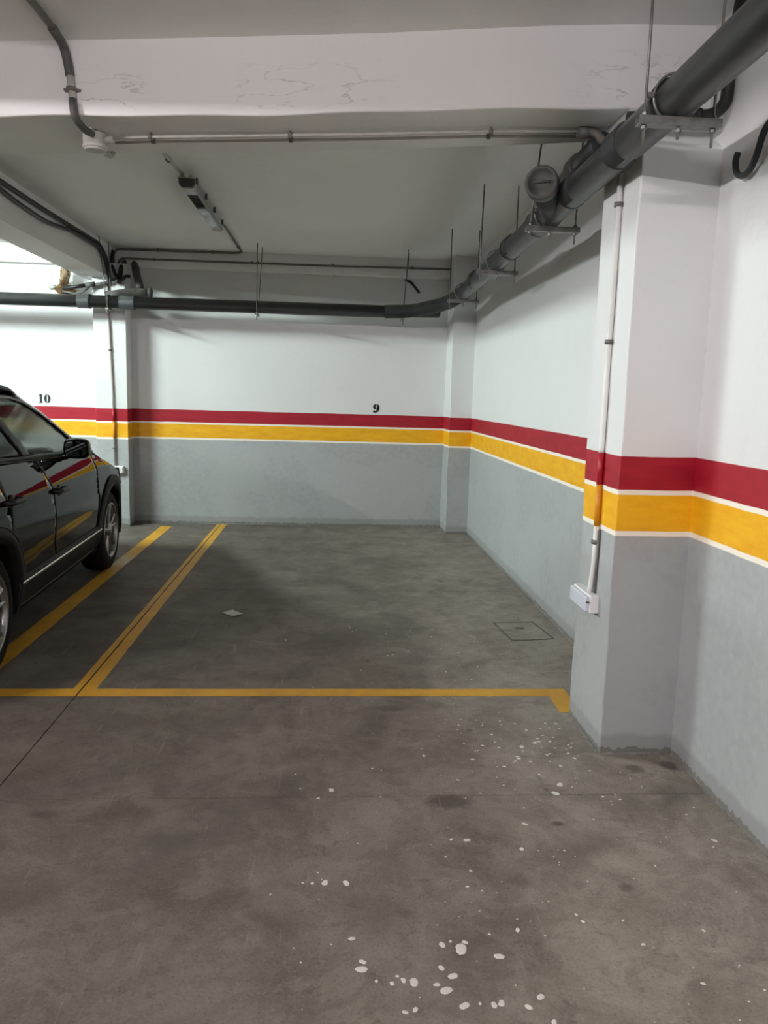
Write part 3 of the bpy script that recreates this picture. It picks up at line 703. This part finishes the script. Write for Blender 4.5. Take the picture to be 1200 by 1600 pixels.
# hose with foam plug beyond the beam
hs = thing('hose', (-2.55, 8.5, 2.46), 'black hose poking out of the foam plug above the back pipe', 'hose')
MB().tube([(-2.80, 8.52, 2.515), (-2.55, 8.50, 2.553)], .020, 12).build('hose_length', 'black_cable', hs)
MB().tube([(-2.56, 8.50, 2.553), (-2.47, 8.50, 2.565)], .027, 12).build('sleeve', 'flex_conduit', hs)
MB().tube(fillet([(-2.48, 8.50, 2.562), (-2.36, 8.50, 2.578), (-2.25, 8.52, 2.64)], .05), .017, 12).build('hose_length', 'flex_conduit', hs)
MB().tube(fillet([(-2.80, 8.50, 2.485), (-2.62, 8.49, 2.455), (-2.52, 8.49, 2.54)], .08), .011, 10).build('drip_loop', 'flex_conduit', hs)
def lump(name, c, size, mat, parent, seed):
    rnd = random.Random(seed); bm = bmesh.new()
    bmesh.ops.create_icosphere(bm, subdivisions=3, radius=1)
    ph = [rnd.uniform(0, 6) for _ in range(6)]
    vs, idx = [], {}
    for i, v in enumerate(bm.verts):
        q = v.co; k = 1 + .42 * math.sin(4 * q.x + ph[0]) * math.sin(5 * q.z + ph[1]) + .24 * math.sin(9 * q.y + ph[2] + 4 * q.z) + .16 * math.sin(13 * q.x + 11 * q.z + ph[3]) + rnd.uniform(-.10, .10)
        vs.append((c[0] + q.x * k * size[0], c[1] + q.y * k * size[1], c[2] + q.z * k * size[2])); idx[v.index] = i
    fs = [tuple(v.index for v in f.verts) for f in bm.faces]; bm.free()
    return MB().add(vs, fs, True).build(name, mat, parent)
fm = thing('foam_plug', (-2.82, 8.66, 2.44), 'ragged brown lump of expanding foam on the wall above the back pipe', 'foam')
lump('foam_core', (-2.83, 8.64, 2.52), (.07, .10, .085), 'foam', fm, 1)
lump('foam_tongue', (-2.82, 8.66, 2.64), (.038, .06, .10), 'foam_pale', fm, 2)
lump('foam_tongue', (-2.80, 8.67, 2.71), (.020, .04, .05), 'foam', fm, 6)
lump('foam_drip', (-2.93, 8.62, 2.53), (.05, .05, .022), 'box_plastic', fm, 3)
lump('foam_drip', (-2.745, 8.62, 2.575), (.03, .04, .022), 'box_plastic', fm, 4)

# black hose on the near pillar and the hook on the wall
bh = thing('hose', (1.38, 3.02, 2.55), 'short black hose bending up the pillar behind the near drain pipe', 'hose')
MB().tube(fillet([(1.10, 3.03, 2.560), (1.27, 3.03, 2.572), (1.43, 3.03, 2.585), (1.475, 3.025, 2.63), (1.478, 3.02, 2.82), (1.478, 2.98, 2.97)], .06), .0235, 14).build('hose_length', 'black_cable', bh)
for x in (1.29, 1.37): MB().lathe([(.0235, -.012), (.030, -.01), (.030, .01), (.0235, .012)], (x, 3.03, 2.579), (1, 0, .08), 16).build('clip', 'rubber_seal', bh)
hk = thing('wall_hook', (X_RIGHT - .03, 2.83, 2.30), 'black rubber-coated hook fixed high on the right wall', 'hook')
hp = [(1.478, 2.905, 2.418), (1.472, 2.908, 2.392), (1.470, 2.890, 2.340), (1.470, 2.840, 2.316), (1.470, 2.786, 2.328), (1.470, 2.752, 2.372), (1.470, 2.728, 2.428), (1.470, 2.695, 2.455), (1.470, 2.650, 2.457)]
MB().tube(fillet(hp, .06, 5), .0115, 12).build('hook_bend', 'hook_rubber', hk)
MB().tube([(1.468, 2.655, 2.455), (X_RIGHT + .003, 2.62, 2.455)], .011, 12).build('shank', 'hook_rubber', hk)
MB().lathe([(.020, 0), (.020, .005), (.012, .007)], (X_RIGHT, 2.62, 2.455), (-1, 0, 0), 18).build('wall_plate', 'galvanised', hk)

# ------------------------------------------------------------------ the parked car (local frame: x right, y forward, origin between the axles)
car = thing('car', (-2.630, 5.185, 0), 'glossy black crossover car parked nose-in in bay 10', 'car', rotz=math.radians(2.35))
FA, RA, WR, WX = 1.255, -1.295, .333, .885
PLAN = [(-2.12, .55), (-2.08, .70), (-2.0, .80), (-1.85, .865), (-1.6, .893), (-1.2, .907), (-.6, .910), (.6, .910), (1.2, .905), (1.55, .885), (1.78, .845), (1.95, .775), (2.06, .67), (2.12, .52)]
INS = [(.16, .11), (.20, .085), (.30, .045), (.38, .030), (.44, .022), (.52, .014), (.62, .004), (.70, .0), (.78, .003), (.835, .008), (.862, .002), (.90, .014), (.97, .036), (1.05, .066), (1.12, .088)]
BELT = [(-1.9, 1.13), (-1.3, 1.115), (-.8, 1.09), (-.2, 1.065), (.3, 1.043), (.8, 1.02), (1.3, .975)]
def side_x(y, z):
    w = lerp(PLAN, y); zb = lerp(BELT, y)
    if z <= zb: return w - lerp(INS, z)
    t = z - zb
    return w - lerp(INS, zb) - .012 - t * .50 - t * t * .30
def pil(a, b): return (a, b)
def densify(poly, step=.04):
    out = []
    for i, a in enumerate(poly):
        b = poly[(i + 1) % len(poly)]; L = math.hypot(b[0] - a[0], b[1] - a[1]); n = max(1, int(L / step + .5))
        out += [(a[0] + (b[0] - a[0]) * k / n, a[1] + (b[1] - a[1]) * k / n) for k in range(n)]
    return out
def inside(p, poly):
    r_ = False; j = len(poly) - 1
    for i in range(len(poly)):
        (xi, yi), (xj, yj) = poly[i], poly[j]
        if (yi > p[1]) != (yj > p[1]) and p[0] < (xj - xi) * (p[1] - yi) / (yj - yi) + xi: r_ = not r_
        j = i
    return r_
def arc_pts(cy, cz, R, a0, a1, n=22):
    return [(cy + R * math.cos(math.radians(a0 + (a1 - a0) * k / n)), cz + R * math.sin(math.radians(a0 + (a1 - a0) * k / n))) for k in range(n + 1)]
def panel_mb(poly, off=0.0, thick=.012, step=.04, sgn=1):
    bd = densify(poly, step); pts = [Vector(p) for p in bd]
    ys = [p[0] for p in bd]; zs = [p[1] for p in bd]
    y = min(ys) + step * .6
    while y < max(ys):
        z = min(zs) + step * .6
        while z < max(zs):
            if inside((y, z), bd) and min((y - q[0]) ** 2 + (z - q[1]) ** 2 for q in bd) > (step * .45) ** 2: pts.append(Vector((y, z)))
            z += step
        y += step
    nb = len(bd)
    vo, eo, fo, _, _, _ = delaunay_2d_cdt(pts, [(i, (i + 1) % nb) for i in range(nb)], [list(range(nb))], 1, 1e-5)
    n = len(vo)
    outer = [(sgn * (side_x(p.x, p.y) + off), p.x, p.y) for p in vo]
    inner = [(sgn * (side_x(p.x, p.y) + off - thick), p.x, p.y) for p in vo]
    m = MB().add(outer + inner, [tuple(f) for f in fo] + [tuple(i + n for i in f)[::-1] for f in fo], True)
    cnt = {}
    for f in fo:
        for a, b in zip(f, list(f[1:]) + [f[0]]): cnt[(min(a, b), max(a, b))] = cnt.get((min(a, b), max(a, b)), 0) + 1
    for (a, b), c in cnt.items():
        if c == 1: m.f.append((a, b, b + n, a + n)); m.smooth.append(False)
    return m
def cbuild(m, name, mat, parent=car, label=None, bevel=0.0):
    return m.build(name, mat, parent, label=label, local=True, bevel=bevel)
def both(name, poly, mat, off=0.0, thick=.012, label=None, step=.04):
    res = []
    for s_ in (1, -1):
        res.append(cbuild(panel_mb(poly, off, thick, step, s_), name, mat, label=label))
    return res

AR = .388                                             # wheel arch opening
arcF = arc_pts(FA, WR, AR, 8, 172); arcR = arc_pts(RA, WR, AR, 8, 172)
g = .0035
def hood_z(y): return lerp([(.70, 1.03), (.85, .992), (1.0, .948), (1.15, .905), (1.3, .868), (1.5, .818), (1.7, .768), (1.95, .70)], y)
fender = [(.905 + g, .45), (.905 + g - .0, .40)] 
fender = [(FA - AR * math.cos(math.radians(12)), WR + AR * math.sin(math.radians(12))), (.800 + g, .44), (.775 + g, .80), (.735 + g, 1.010), (.85, .992)] + [(y, hood_z(y)) for y in (.95, 1.1, 1.3, 1.5, 1.7, 1.80)] + [(1.86, .62), (1.74, .44)] + arc_pts(FA, WR, AR, 16, 164)
both('front_fender', fender, 'car_paint')
fdoor = [(-.25, .435), (.800 - g, .435), (.775 - g, .80), (.735 - g, 1.016), (.3, 1.040), (-.2, 1.062), (-.455, 1.072), (-.365, .955), (-.305, .84), (-.295 + g, .72), (-.295 + g, .52)]
FD = both('front_door', fdoor, 'car_paint')
rdoor = [(-.257, .435), (-.295 - g, .515), (-.295 - g, .72), (-.313, .84), (-.373, .955), (-.466, 1.072), (-.8, 1.086), (-1.10, 1.102), (-1.08, .95), (-1.02, .78)] + [p for p in arc_pts(RA, WR, AR + .012, 52, 22)] + [(-.90, .435)]
RD = both('rear_door', rdoor, 'car_paint')
quarter = [(-.905, .44), (RA + AR * math.cos(math.radians(18)), WR + AR * math.sin(math.radians(18)))] + arc_pts(RA, WR, AR, 22, 158) + [(-1.72, .44), (-1.90, .60), (-1.96, .86), (-1.90, 1.12), (-1.3, 1.114), (-1.107, 1.102), (-1.087, .95), (-1.027, .78)] + arc_pts(RA, WR, AR + .014, 50, 24)
quarter = [p for p in quarter]
# rear quarter kept behind the door cut
quarter = arc_pts(RA, WR, AR, 50, 164) + [(-1.72, .44), (-1.90, .60), (-1.96, .86), (-1.90, 1.12), (-1.3, 1.114), (-1.107, 1.102), (-1.087, .95), (-1.030, .785)]
both('rear_quarter', quarter, 'car_paint')

# inner shell behind the panels: dark, closes the gaps
rows = []
for k in range(49):
    y = -2.02 + 4.04 * k / 48
    row = []
    zt = min(lerp(BELT, y) - .015, hood_z(y) - .02) if y > .70 else lerp(BELT, y) - .015
    for s_ in (-1, 1):
        seq = [.20, .34, .5, .66, .8, .9, zt]
        seq = [min(z, zt) for z in seq]
        archz = 0
        for A_ in (FA, RA):
            if abs(y - A_) < AR + .01: archz = max(archz, WR + math.sqrt((AR + .01) ** 2 - (y - A_) ** 2))
        pts = [(s_ * (side_x(y, max(z, archz)) - .022), y, max(z, archz)) for z in seq]
        row += pts[::-1] if s_ < 0 else pts
    rows.append(row)
cbuild(MB().grid(rows, False, True), 'inner_shell', 'car_interior')
cbuild(MB().box(-.60, .60, -1.9, 1.9, .19, .30).box(-.80, .80, -.86, .86, .20, .34), 'underbody', 'car_interior')

# arch trims, sill cladding, chrome strips
for A_ in (FA, RA):
    for s_ in (1, -1):
        rows = []; edge = []
        for k in range(37):
            a = math.radians(-14 + 208 * k / 36); row = []
            for R_, of in ((AR - .012, -.02), (AR - .012, .010), (AR + .035, .016), (AR + .072, .012), (AR + .076, -.004)):
                y, z = A_ + R_ * math.cos(a), WR + R_ * math.sin(a)
                row.append((s_ * (side_x(y, max(z, .22)) + of), y, max(z, .20)))
            rows.append(row); edge.append(row[3])
        o = cbuild(MB().grid(rows), 'arch_trim', 'car_cladding')
        cbuild(MB().tube(edge, .004, 6), 'trim_lip', 'car_cladding_edge', o)
        # dark wheel-well liner
        rows = [[(s_ * x_, A_ + (AR - .005) * math.cos(math.radians(-12 + 204 * k / 24)), max(.2, WR + (AR - .005) * math.sin(math.radians(-12 + 204 * k / 24)))) for x_ in (.56, .72, .872)] for k in range(25)]
        cbuild(MB().grid(rows), 'wheel_liner', 'car_interior')
for s_ in (1, -1):
    rows = []
    for k in range(25):
        y = -.93 + 1.86 * k / 24
        rows.append([(s_ * (side_x(y, .445) - .015), y, .445), (s_ * (side_x(y, .44) + .008), y, .436), (s_ * (side_x(y, .40) + .013), y, .395), (s_ * (side_x(y, .33) + .012), y, .325), (s_ * (side_x(y, .26) + .0), y, .245), (s_ * (side_x(y, .21) - .05), y, .205)])
    sl = cbuild(MB().grid(rows), 'sill_cladding', 'car_cladding')
    pts = [(s_ * (side_x(y, .40) + .016), y, .403) for y in [-.885 + 1.77 * k / 20 for k in range(21)]]
    rows = [[(x, y, z + .010), (x + s_ * .004, y, z), (x, y, z - .010), (x - s_ * .008, y, z - .006), (x - s_ * .008, y, z + .006)] for x, y, z in pts]
    cbuild(MB().grid(rows, True, True), 'sill_strip', 'car_chrome', label='bright trim strip along the sill')
    pts = [(s_ * (side_x(y, .25) + .010), y, .262) for y in [-.88 + 1.76 * k / 20 for k in range(21)]]
    cbuild(MB().tube(pts, .004, 6), 'sill_edge', 'car_cladding_edge')

# loft across the car: rows of (y centre, y edge, z centre, z edge, half width)
def across(rowspec, n=13):
    rows = []
    for yc, ye, zc, ze, hw in rowspec:
        row = []
        for k in range(n):
            t = -1 + 2 * k / (n - 1)
            row.append((t * hw, yc + (ye - yc) * t * t, zc + (ze - zc) * abs(t) ** 3.0))
        rows.append(row)
    return MB().grid(rows)
def hx(y): return side_x(y, hood_z(y)) - .004
hood = [(.99, .80, 1.035, 1.022, hx(.80)), (1.15, 1.0, 1.018, hood_z(1.0) + .004, hx(1.0)), (1.4, 1.3, .990, hood_z(1.3) + .003, hx(1.3)), (1.7, 1.58, .945, hood_z(1.58) + .002, hx(1.58)), (1.92, 1.75, .885, hood_z(1.75), hx(1.75)), (2.06, 1.86, .79, .72, .80)]
o = across(hood).build('bonnet', 'car_paint', car, local=True, solid=.012)
A_TOP = (.02, 1.408)
WS = [(.985, .79, 1.038, 1.026, .812), (.72, .58, 1.20, 1.118, .765), (.42, .31, 1.372, 1.290, .680), (.13, .02, 1.505, 1.446, .590)]
across(WS).build('windscreen', 'car_glass', car, local=True, solid=.004)
ROOF = [(.13, .02, 1.509, 1.450, .586), (-.15, -.2, 1.540, 1.476, .580), (-.6, -.62, 1.556, 1.482, .578), (-1.1, -1.05, 1.548, 1.470, .575), (-1.5, -1.42, 1.520, 1.432, .572), (-1.72, -1.60, 1.495, 1.40, .565)]
across(ROOF).build('roof', 'car_paint', car, local=True, solid=.02)
RW = [(-1.70, -1.60, 1.475, 1.395, .565), (-1.86, -1.75, 1.30, 1.25, .64), (-1.98, -1.86, 1.12, 1.10, .72)]
across(RW).build('rear_window', 'privacy_glass', car, local=True, solid=.004)
across([(-1.98, -1.86, 1.12, 1.10, .78), (-2.06, -1.94, 1.02, 1.0, .80), (-2.09, -1.97, .86, .86, .79), (-2.06, -1.96, .70, .70, .78)]).build('tailgate', 'car_paint', car, local=True, solid=.015)
def bumper(sgn, zs, name, mat, label=None):
    rows = []
    for z, dy in zs:
        row = []
        for k in range(25):
            t = -1 + 2 * k / 24
            hw = .845 if sgn > 0 else .865
            yy = (2.13 - .32 * abs(t) ** 3.2) if sgn > 0 else -(2.12 - .26 * abs(t) ** 3.4)
            row.append((t * hw, yy + dy * sgn, z))
        rows.append(row)
    return MB().grid(rows).build(name, mat, car, local=True, label=label, solid=.02)
bumper(1, [(.80, -.06), (.70, -.01), (.56, 0), (.44, -.01)], 'front_bumper', 'car_paint')
bumper(1, [(.44, .0), (.32, .0), (.22, -.06)], 'front_apron', 'car_cladding')
bumper(-1, [(.72, -.02), (.60, .0), (.48, 0)], 'rear_bumper', 'car_paint')
bumper(-1, [(.48, .012), (.36, .01), (.24, -.05)], 'rear_apron', 'car_cladding')
gr = bumper(1, [(.775, -.035), (.66, .006)], 'grille', 'car_gloss_black')
for s_ in (1, -1):
    MB().grid([[(s_ * (.46 + .37 * t), 2.085 - .05 * t - .22 * t ** 3, z + .012 * t) for t in [k / 8 for k in range(9)]] for z in (.685, .73, .79)]).build('headlamp', 'clear_lens', car, local=True, solid=.03)
    MB().grid([[(s_ * (.50 + .35 * t), -2.085 + .20 * t ** 2.2, z) for t in [k / 8 for k in range(9)]] for z in (.84, .90, .97)]).build('tail_lamp', 'red_lens', car, local=True, solid=.03)

# greenhouse sides
TOPC = [(.795, 1.028), (.60, 1.108), (.42, 1.218), (.22, 1.345), (.05, 1.420), (-.15, 1.455), (-.45, 1.468), (-.85, 1.452), (-1.2, 1.425), (-1.5, 1.375), (-1.66, 1.33)]
WINC = [(.60, 1.052), (.52, 1.105), (.38, 1.198), (.19, 1.312), (.03, 1.378), (-.15, 1.412), (-.45, 1.426), (-.85, 1.410), (-1.15, 1.385), (-1.36, 1.335)]
frame = TOPC + [(-1.78, 1.20), (-1.90, 1.125), (-1.3, 1.118), (-1.22, 1.128), (-1.42, 1.300)] + WINC[::-1] + [(.80, 1.022)]
both('side_frame', frame, 'car_paint', off=.004, thick=.03, step=.03)
def bz(y): return lerp(BELT, y) + .006
bp = [(-.445, bz(-.445)), (-.560, bz(-.56)), (-.720, 1.420), (-.620, 1.421)]
both('b_pillar', bp, 'car_satin_black', off=.002, thick=.02, step=.03)
fw = WINC[:6] + [(-.45, 1.426), (-.617, 1.421), (-.442, bz(-.442)), (-.2, bz(-.2)), (.3, bz(.3))]
both('front_window', fw, 'car_glass', off=-.006, thick=.004, step=.05)
rw_ = [(-.562, bz(-.562)), (-.722, 1.419), (-.85, 1.410), (-1.13, 1.387), (-1.02, 1.2), (-.985, bz(-.985))]
both('rear_side_window', rw_, 'privacy_glass', off=-.006, thick=.004, step=.05)
both('rear_door_frame', [(-.985, bz(-.985)), (-1.02, 1.2), (-1.13, 1.387), (-1.19, 1.377), (-1.06, 1.2), (-1.03, bz(-1.03))], 'car_gloss_black', off=0.0, thick=.02, step=.04)
both('quarter_window', [(-1.03, bz(-1.03)), (-1.06, 1.2), (-1.19, 1.377), (-1.36, 1.335), (-1.42, 1.30), (-1.22, 1.128)], 'privacy_glass', off=-.006, thick=.004, step=.05)
for s_ in (1, -1):
    arcline = [(s_ * (side_x(y, z) + .010), y, z) for y, z in densify([(y, z + .012) for y, z in WINC[:]], .04)[:-18]]
    pts = [(y, z + .014) for y, z in WINC]
    dense = []
    for a, b in zip(pts, pts[1:]):
        dense += [(a[0] + (b[0] - a[0]) * k / 5, a[1] + (b[1] - a[1]) * k / 5) for k in range(5)]
    dense.append(pts[-1])
    rows = [[(s_ * (side_x(y, z + h) + q), y, z + h) for h, q in ((.011, .003), (.009, .009), (-.009, .009), (-.011, .003))] for y, z in dense]
    cbuild(MB().grid(rows), 'window_surround', 'car_satin', label='satin silver strip over the side windows')
    ys = [.80 - 1.82 * k / 36 for k in range(37)]
    rows = [[(s_ * (side_x(y, bz(y) - .012) + q), y, bz(y) - .006 + h) for h, q in ((.012, -.004), (.010, .009), (-.006, .011), (-.010, .003))] for y in ys]
    cbuild(MB().grid(rows), 'belt_strip', 'car_satin_black')
    rows = [[(s_ * (side_x(y, bz(y) - .022) + q), y, bz(y) - .020 + h) for h, q in ((.005, .004), (.003, .010), (-.003, .010), (-.005, .004))] for y in ys]
    cbuild(MB().grid(rows), 'belt_chrome', 'car_satin_black')
    # roof rail
    rp = [(s_ * .592, -.02, 1.440), (s_ * .592, -.12, 1.476), (s_ * .590, -.4, 1.496), (s_ * .586, -.85, 1.496), (s_ * .582, -1.25, 1.478), (s_ * .576, -1.5, 1.445)]
    cbuild(MB().tube(fillet(rp, .12), .015, 10), 'roof_rail', 'car_gloss_black')
    # door handles and mirror
    for yy, zz, pd in ((-.20, .848, FD), (-1.0, .885, RD)):
        dpar = pd[0 if s_ > 0 else 1]
        x = s_ * side_x(yy, zz)
        cbuild(MB().tube(fillet([(x - s_ * .01, yy - .095, zz), (x + s_ * .036, yy - .085, zz + .002), (x + s_ * .036, yy + .085, zz + .002), (x - s_ * .01, yy + .095, zz)], .03), .016, 10), 'door_handle', 'car_satin_black', dpar)
        cbuild(MB().lathe([(.04, -.004), (.036, .003), (.01, .004)], (x, yy + .01, zz - .002), (s_, 0, 0), 18), 'handle_cup', 'car_satin_black', dpar)
    def ring_(y, x0, x1, z0, z1, n=16):
        cx, cz, rx, rz = (x0 + x1) / 2, (z0 + z1) / 2, (x1 - x0) / 2, (z1 - z0) / 2
        return [(s_ * (cx + rx * math.copysign(abs(math.cos(a)) ** .6, math.cos(a))), y, cz + rz * math.copysign(abs(math.sin(a)) ** .6, math.sin(a))) for a in [2 * PI * k / n for k in range(n)]]
    mm = MB().grid([ring_(.035, .872, 1.030, 1.034, 1.154), ring_(.055, .866, 1.038, 1.026, 1.164), ring_(.115, .872, 1.030, 1.030, 1.160), ring_(.185, .886, 1.005, 1.044, 1.140), ring_(.22, .905, .975, 1.066, 1.116)], True, True)
    mm.f.append(tuple(range(len(mm.v) - 16, len(mm.v)))); mm.smooth.append(True)
    mr = cbuild(mm, 'door_mirror', 'car_gloss_black')
    mg = MB().add(ring_(.041, .880, 1.022, 1.042, 1.146), [tuple(range(16))])
    cbuild(mg, 'mirror_glass', 'mirror_glass', mr)
    cbuild(MB().tube(fillet([(s_ * .825, .085, 1.040), (s_ * .875, .095, 1.040), (s_ * .91, .105, 1.068)], .03), .026, 10), 'mirror_foot', 'car_gloss_black', mr)

# wheels
def wheel(y, s_):
    xo = s_ * WX
    T = bpy.data.objects.new('wheel', None); COL.objects.link(T); T.parent = car; T.location = (xo, y, WR); WLOC[T.name] = Vector((xo, y, WR))
    ax = (s_, 0, 0); c = (xo, y, WR)
    def wb(m, name, mat): 
        return m.build(name, mat, T)
    prof = [(.222, -.012), (.232, -.004), (.258, .0), (.296, -.006), (.318, -.020), (.330, -.045), (.333, -.10), (.330, -.165), (.318, -.192), (.296, -.206), (.225, -.200)]
    wb(MB().lathe(prof, c, ax, 48, closed=True), 'tyre', 'tyre')
    wb(MB().lathe([(.224, -.010), (.228, -.003), (.222, .0), (.212, -.006), (.206, -.03), (.200, -.15), (.21, -.15), (.222, -.03)], c, ax, 48, closed=True), 'rim', 'rim')
    wb(MB().lathe([(.198, -.10), (.198, -.095), (.01, -.095)], c, ax, 32), 'backing', 'rim_dark')
    wb(MB().lathe([(.145, -.075), (.145, -.068), (.05, -.068)], c, ax, 32), 'brake_disc', 'brake_disc')
    m = MB(); C_ = Vector(c); X_ = Vector(ax)
    for k in range(5):
        for dlt in (-.20, .20):
            a0 = 2 * PI * k / 5 + .3 + dlt * .45; a1 = 2 * PI * k / 5 + .3 + dlt
            e = lambda a, R_: C_ + Vector((0, math.cos(a) * R_, math.sin(a) * R_))
            p0, p1 = e(a0, .045), e(a1, .212); t_ = (p1 - p0).normalized(); n_ = X_.cross(t_)
            vs = []
            for p, w, x0, x1 in ((p0, .021, -.018, -.060), ((p0 + p1) / 2, .015, -.014, -.055), (p1, .018, -.010, -.050)):
                vs += [p + n_ * w + X_ * x1, p + n_ * w * .8 + X_ * (x0 - .008), p + X_ * x0, p - n_ * w * .8 + X_ * (x0 - .008), p - n_ * w + X_ * x1]
            m.add(vs, [(i * 5 + q, i * 5 + q + 1, i * 5 + q + 6, i * 5 + q + 5) for i in range(2) for q in range(4)])
    wb(m, 'spokes', 'rim')
    wb(MB().lathe([(.062, -.05), (.062, -.022), (.052, -.012), (.034, -.010), (.03, -.004), (.005, -.003)], c, ax, 28), 'hub', 'rim')
    return T
for y in (FA, RA):
    for s_ in (1, -1): wheel(y, s_)

# cabin: floor, dashboard, seats, steering wheel
cbuild(MB().box(-.74, .74, -1.85, .95, .36, .40), 'cabin_floor', 'car_interior')
cbuild(MB().prism([(.50, .62), (.95, .62), (1.0, 1.015), (.80, 1.02), (.55, .985), (.46, .85)], 0, -.76, .76), 'dashboard', 'car_interior', bevel=.02)
cbuild(MB().box(-.74, .74, -1.95, -1.45, .62, 1.08), 'rear_shelf', 'car_interior')
def seat(x, y, w, name, head=True):
    s1 = cbuild(MB().box(x - w, x + w, y - .25, y + .27, .42, .60), name, 'seat_fabric', bevel=.05)
    cbuild(MB().prism([(y - .20, .56), (y - .06, .58), (y - .22, 1.12), (y - .30, 1.14), (y - .36, 1.10)], 0, x - w * .92, x + w * .92), 'seat_back', 'seat_fabric', s1, bevel=.04)
    if head:
        cbuild(MB().box(x - .125, x + .125, y - .36, y - .26, 1.17, 1.34), 'head_rest', 'seat_fabric', s1, bevel=.035)
        cbuild(MB().tube([(x - .05, y - .30, 1.08), (x - .05, y - .31, 1.2)], .008, 8).tube([(x + .05, y - .30, 1.08), (x + .05, y - .31, 1.2)], .008, 8), 'head_rest_posts', 'car_satin', s1)
seat(.37, -.22, .25, 'front_seat'); seat(-.37, -.22, .25, 'front_seat')
seat(.36, -.98, .33, 'rear_seat'); seat(-.36, -.98, .33, 'rear_seat')
sw = [(-.37 + .185 * math.cos(q), .30 - .07 * math.sin(q), .98 + .17 * math.sin(q)) for q in [2 * PI * k / 24 for k in range(25)]]
cbuild(MB().tube(sw, .014, 8, caps=False).tube([(-.37, .30, .98), (-.37, .56, .93)], .03, 10).tube([(-.54, .30, .98), (-.20, .30, .98)], .014, 8), 'steering_wheel', 'car_interior')
cbuild(MB().box(-.12, .12, .30, .33, 1.33, 1.39), 'rear_view_mirror', 'car_interior', bevel=.01)

# ------------------------------------------------------------------ ceiling lamps
def lit_lamp(cx, cy, rot, label, tube_mat, L=1.45):
    t = thing('ceiling_lamp', (cx, cy, 2.85), label, 'lamp', 'lit ceiling lamps', rotz=rot + 1e-6)
    h = L / 2
    MB().prism([(-.045, .105), (.045, .105), (.055, .075), (-.055, .075)], 1, -h, h).build('housing', 'lamp_housing', t, bevel=.004, local=True)
    for yy in (-h + .25, h - .25):
        MB().box(-.02, .02, yy - .02, yy + .02, .104, .134).build('mount', 'galvanised', t, local=True)
    MB().tube([(0, -h + .04, .035), (0, h - .04, .035)], .034, 10).build('glowing_tube', tube_mat, t, local=True)
    for yy in (-h + .02, h - .02): MB().box(-.03, .03, yy - .018, yy + .018, .01, .076).build('tube_holder', 'white_plastic', t, local=True)
    return t
def lamp(x, y0, y1, label, lit=None, group=None):
    t = thing('ceiling_lamp', (x, (y0 + y1) / 2, 2.86), label, 'lamp', group)
    MB().prism([(x - .045, 2.955), (x + .045, 2.955), (x + .055, 2.925), (x - .055, 2.925)], 1, y0, y1).build('housing', 'lamp_housing', t, bevel=.004)
    for yy in (y0 + .25, y1 - .25):
        MB().box(x - .02, x + .02, yy - .02, yy + .02, 2.954, Z_CEIL + .004).build('mount', 'galvanised', t)
    L = y1 - y0
    prof = [(x - .055, 2.926), (x + .055, 2.926), (x + .052, 2.885), (x + .036, 2.868), (x - .036, 2.868), (x - .052, 2.885)]
    MB().prism(prof, 1, y0 + .10, y1).build('diffuser', 'lamp_diffuser', t)
    tr = MB().box(x - .040, x + .040, y0 + .12, y1 - .06, 2.893, 2.905).build('gear_tray', 'lamp_tray', t, bevel=.003)
    MB().box(x - .032, x + .032, y0 + .18, y0 + .90, 2.885, 2.8935).build('reflector', 'white_plastic', tr)
    for a, b in ((.28, .31), (.36, .45), (.50, .62), (.74, .78)):
        MB().box(x - .030, x + .022, y0 + a, y0 + b, 2.881, 2.886).build('ballast', 'dark_plastic', tr)
    for sx in (-1, 1): MB().tube([(x + sx * .02, y0 + .95, 2.886), (x + sx * .02, y1 - .1, 2.886)], .008, 10).build('tube', 'lamp_tray', tr)
    MB().prism(prof, 1, y0 - .01, y0 + .03).build('end_cap', 'dark_plastic', t, bevel=.004)
    MB().prism(prof, 1, y0 + .03, y0 + .10).build('end_section', 'lamp_housing', t, bevel=.004)
    for f in (.04, .33, .62, .93):
        for sx in (-1, 1):
            MB().box(x + sx * .058 - .006, x + sx * .058 + .006, y0 + L * f - .02, y0 + L * f + .02, 2.905, 2.945).build('clip', 'dark_plastic', t, bevel=.002)
    MB().tube([(x, y0 - .06, 2.945), (x, y0 + .01, 2.94)], .016, 10).build('cable_gland', 'box_plastic', t)
    return t
lamp(-1.000, 5.62, 7.06, 'unlit long fluorescent lamp on the ceiling of the empty bay')
lit_lamp(-4.45, 6.28, 0, 'lit fluorescent lamp on the ceiling left of the parked car', 'bay_tube_near')
lit_lamp(-8.3, 6.28, 0, 'lit fluorescent lamp two bays left of the parked car', 'bay_tube_far')
lit_lamp(-4.45, -.2, 0, 'lit fluorescent lamp over the drive aisle left of the viewer', 'aisle_tube_left')
lit_lamp(-1.0, -1.3, PI / 2, 'lit fluorescent lamp over the drive aisle behind the viewer', 'aisle_tube_behind')
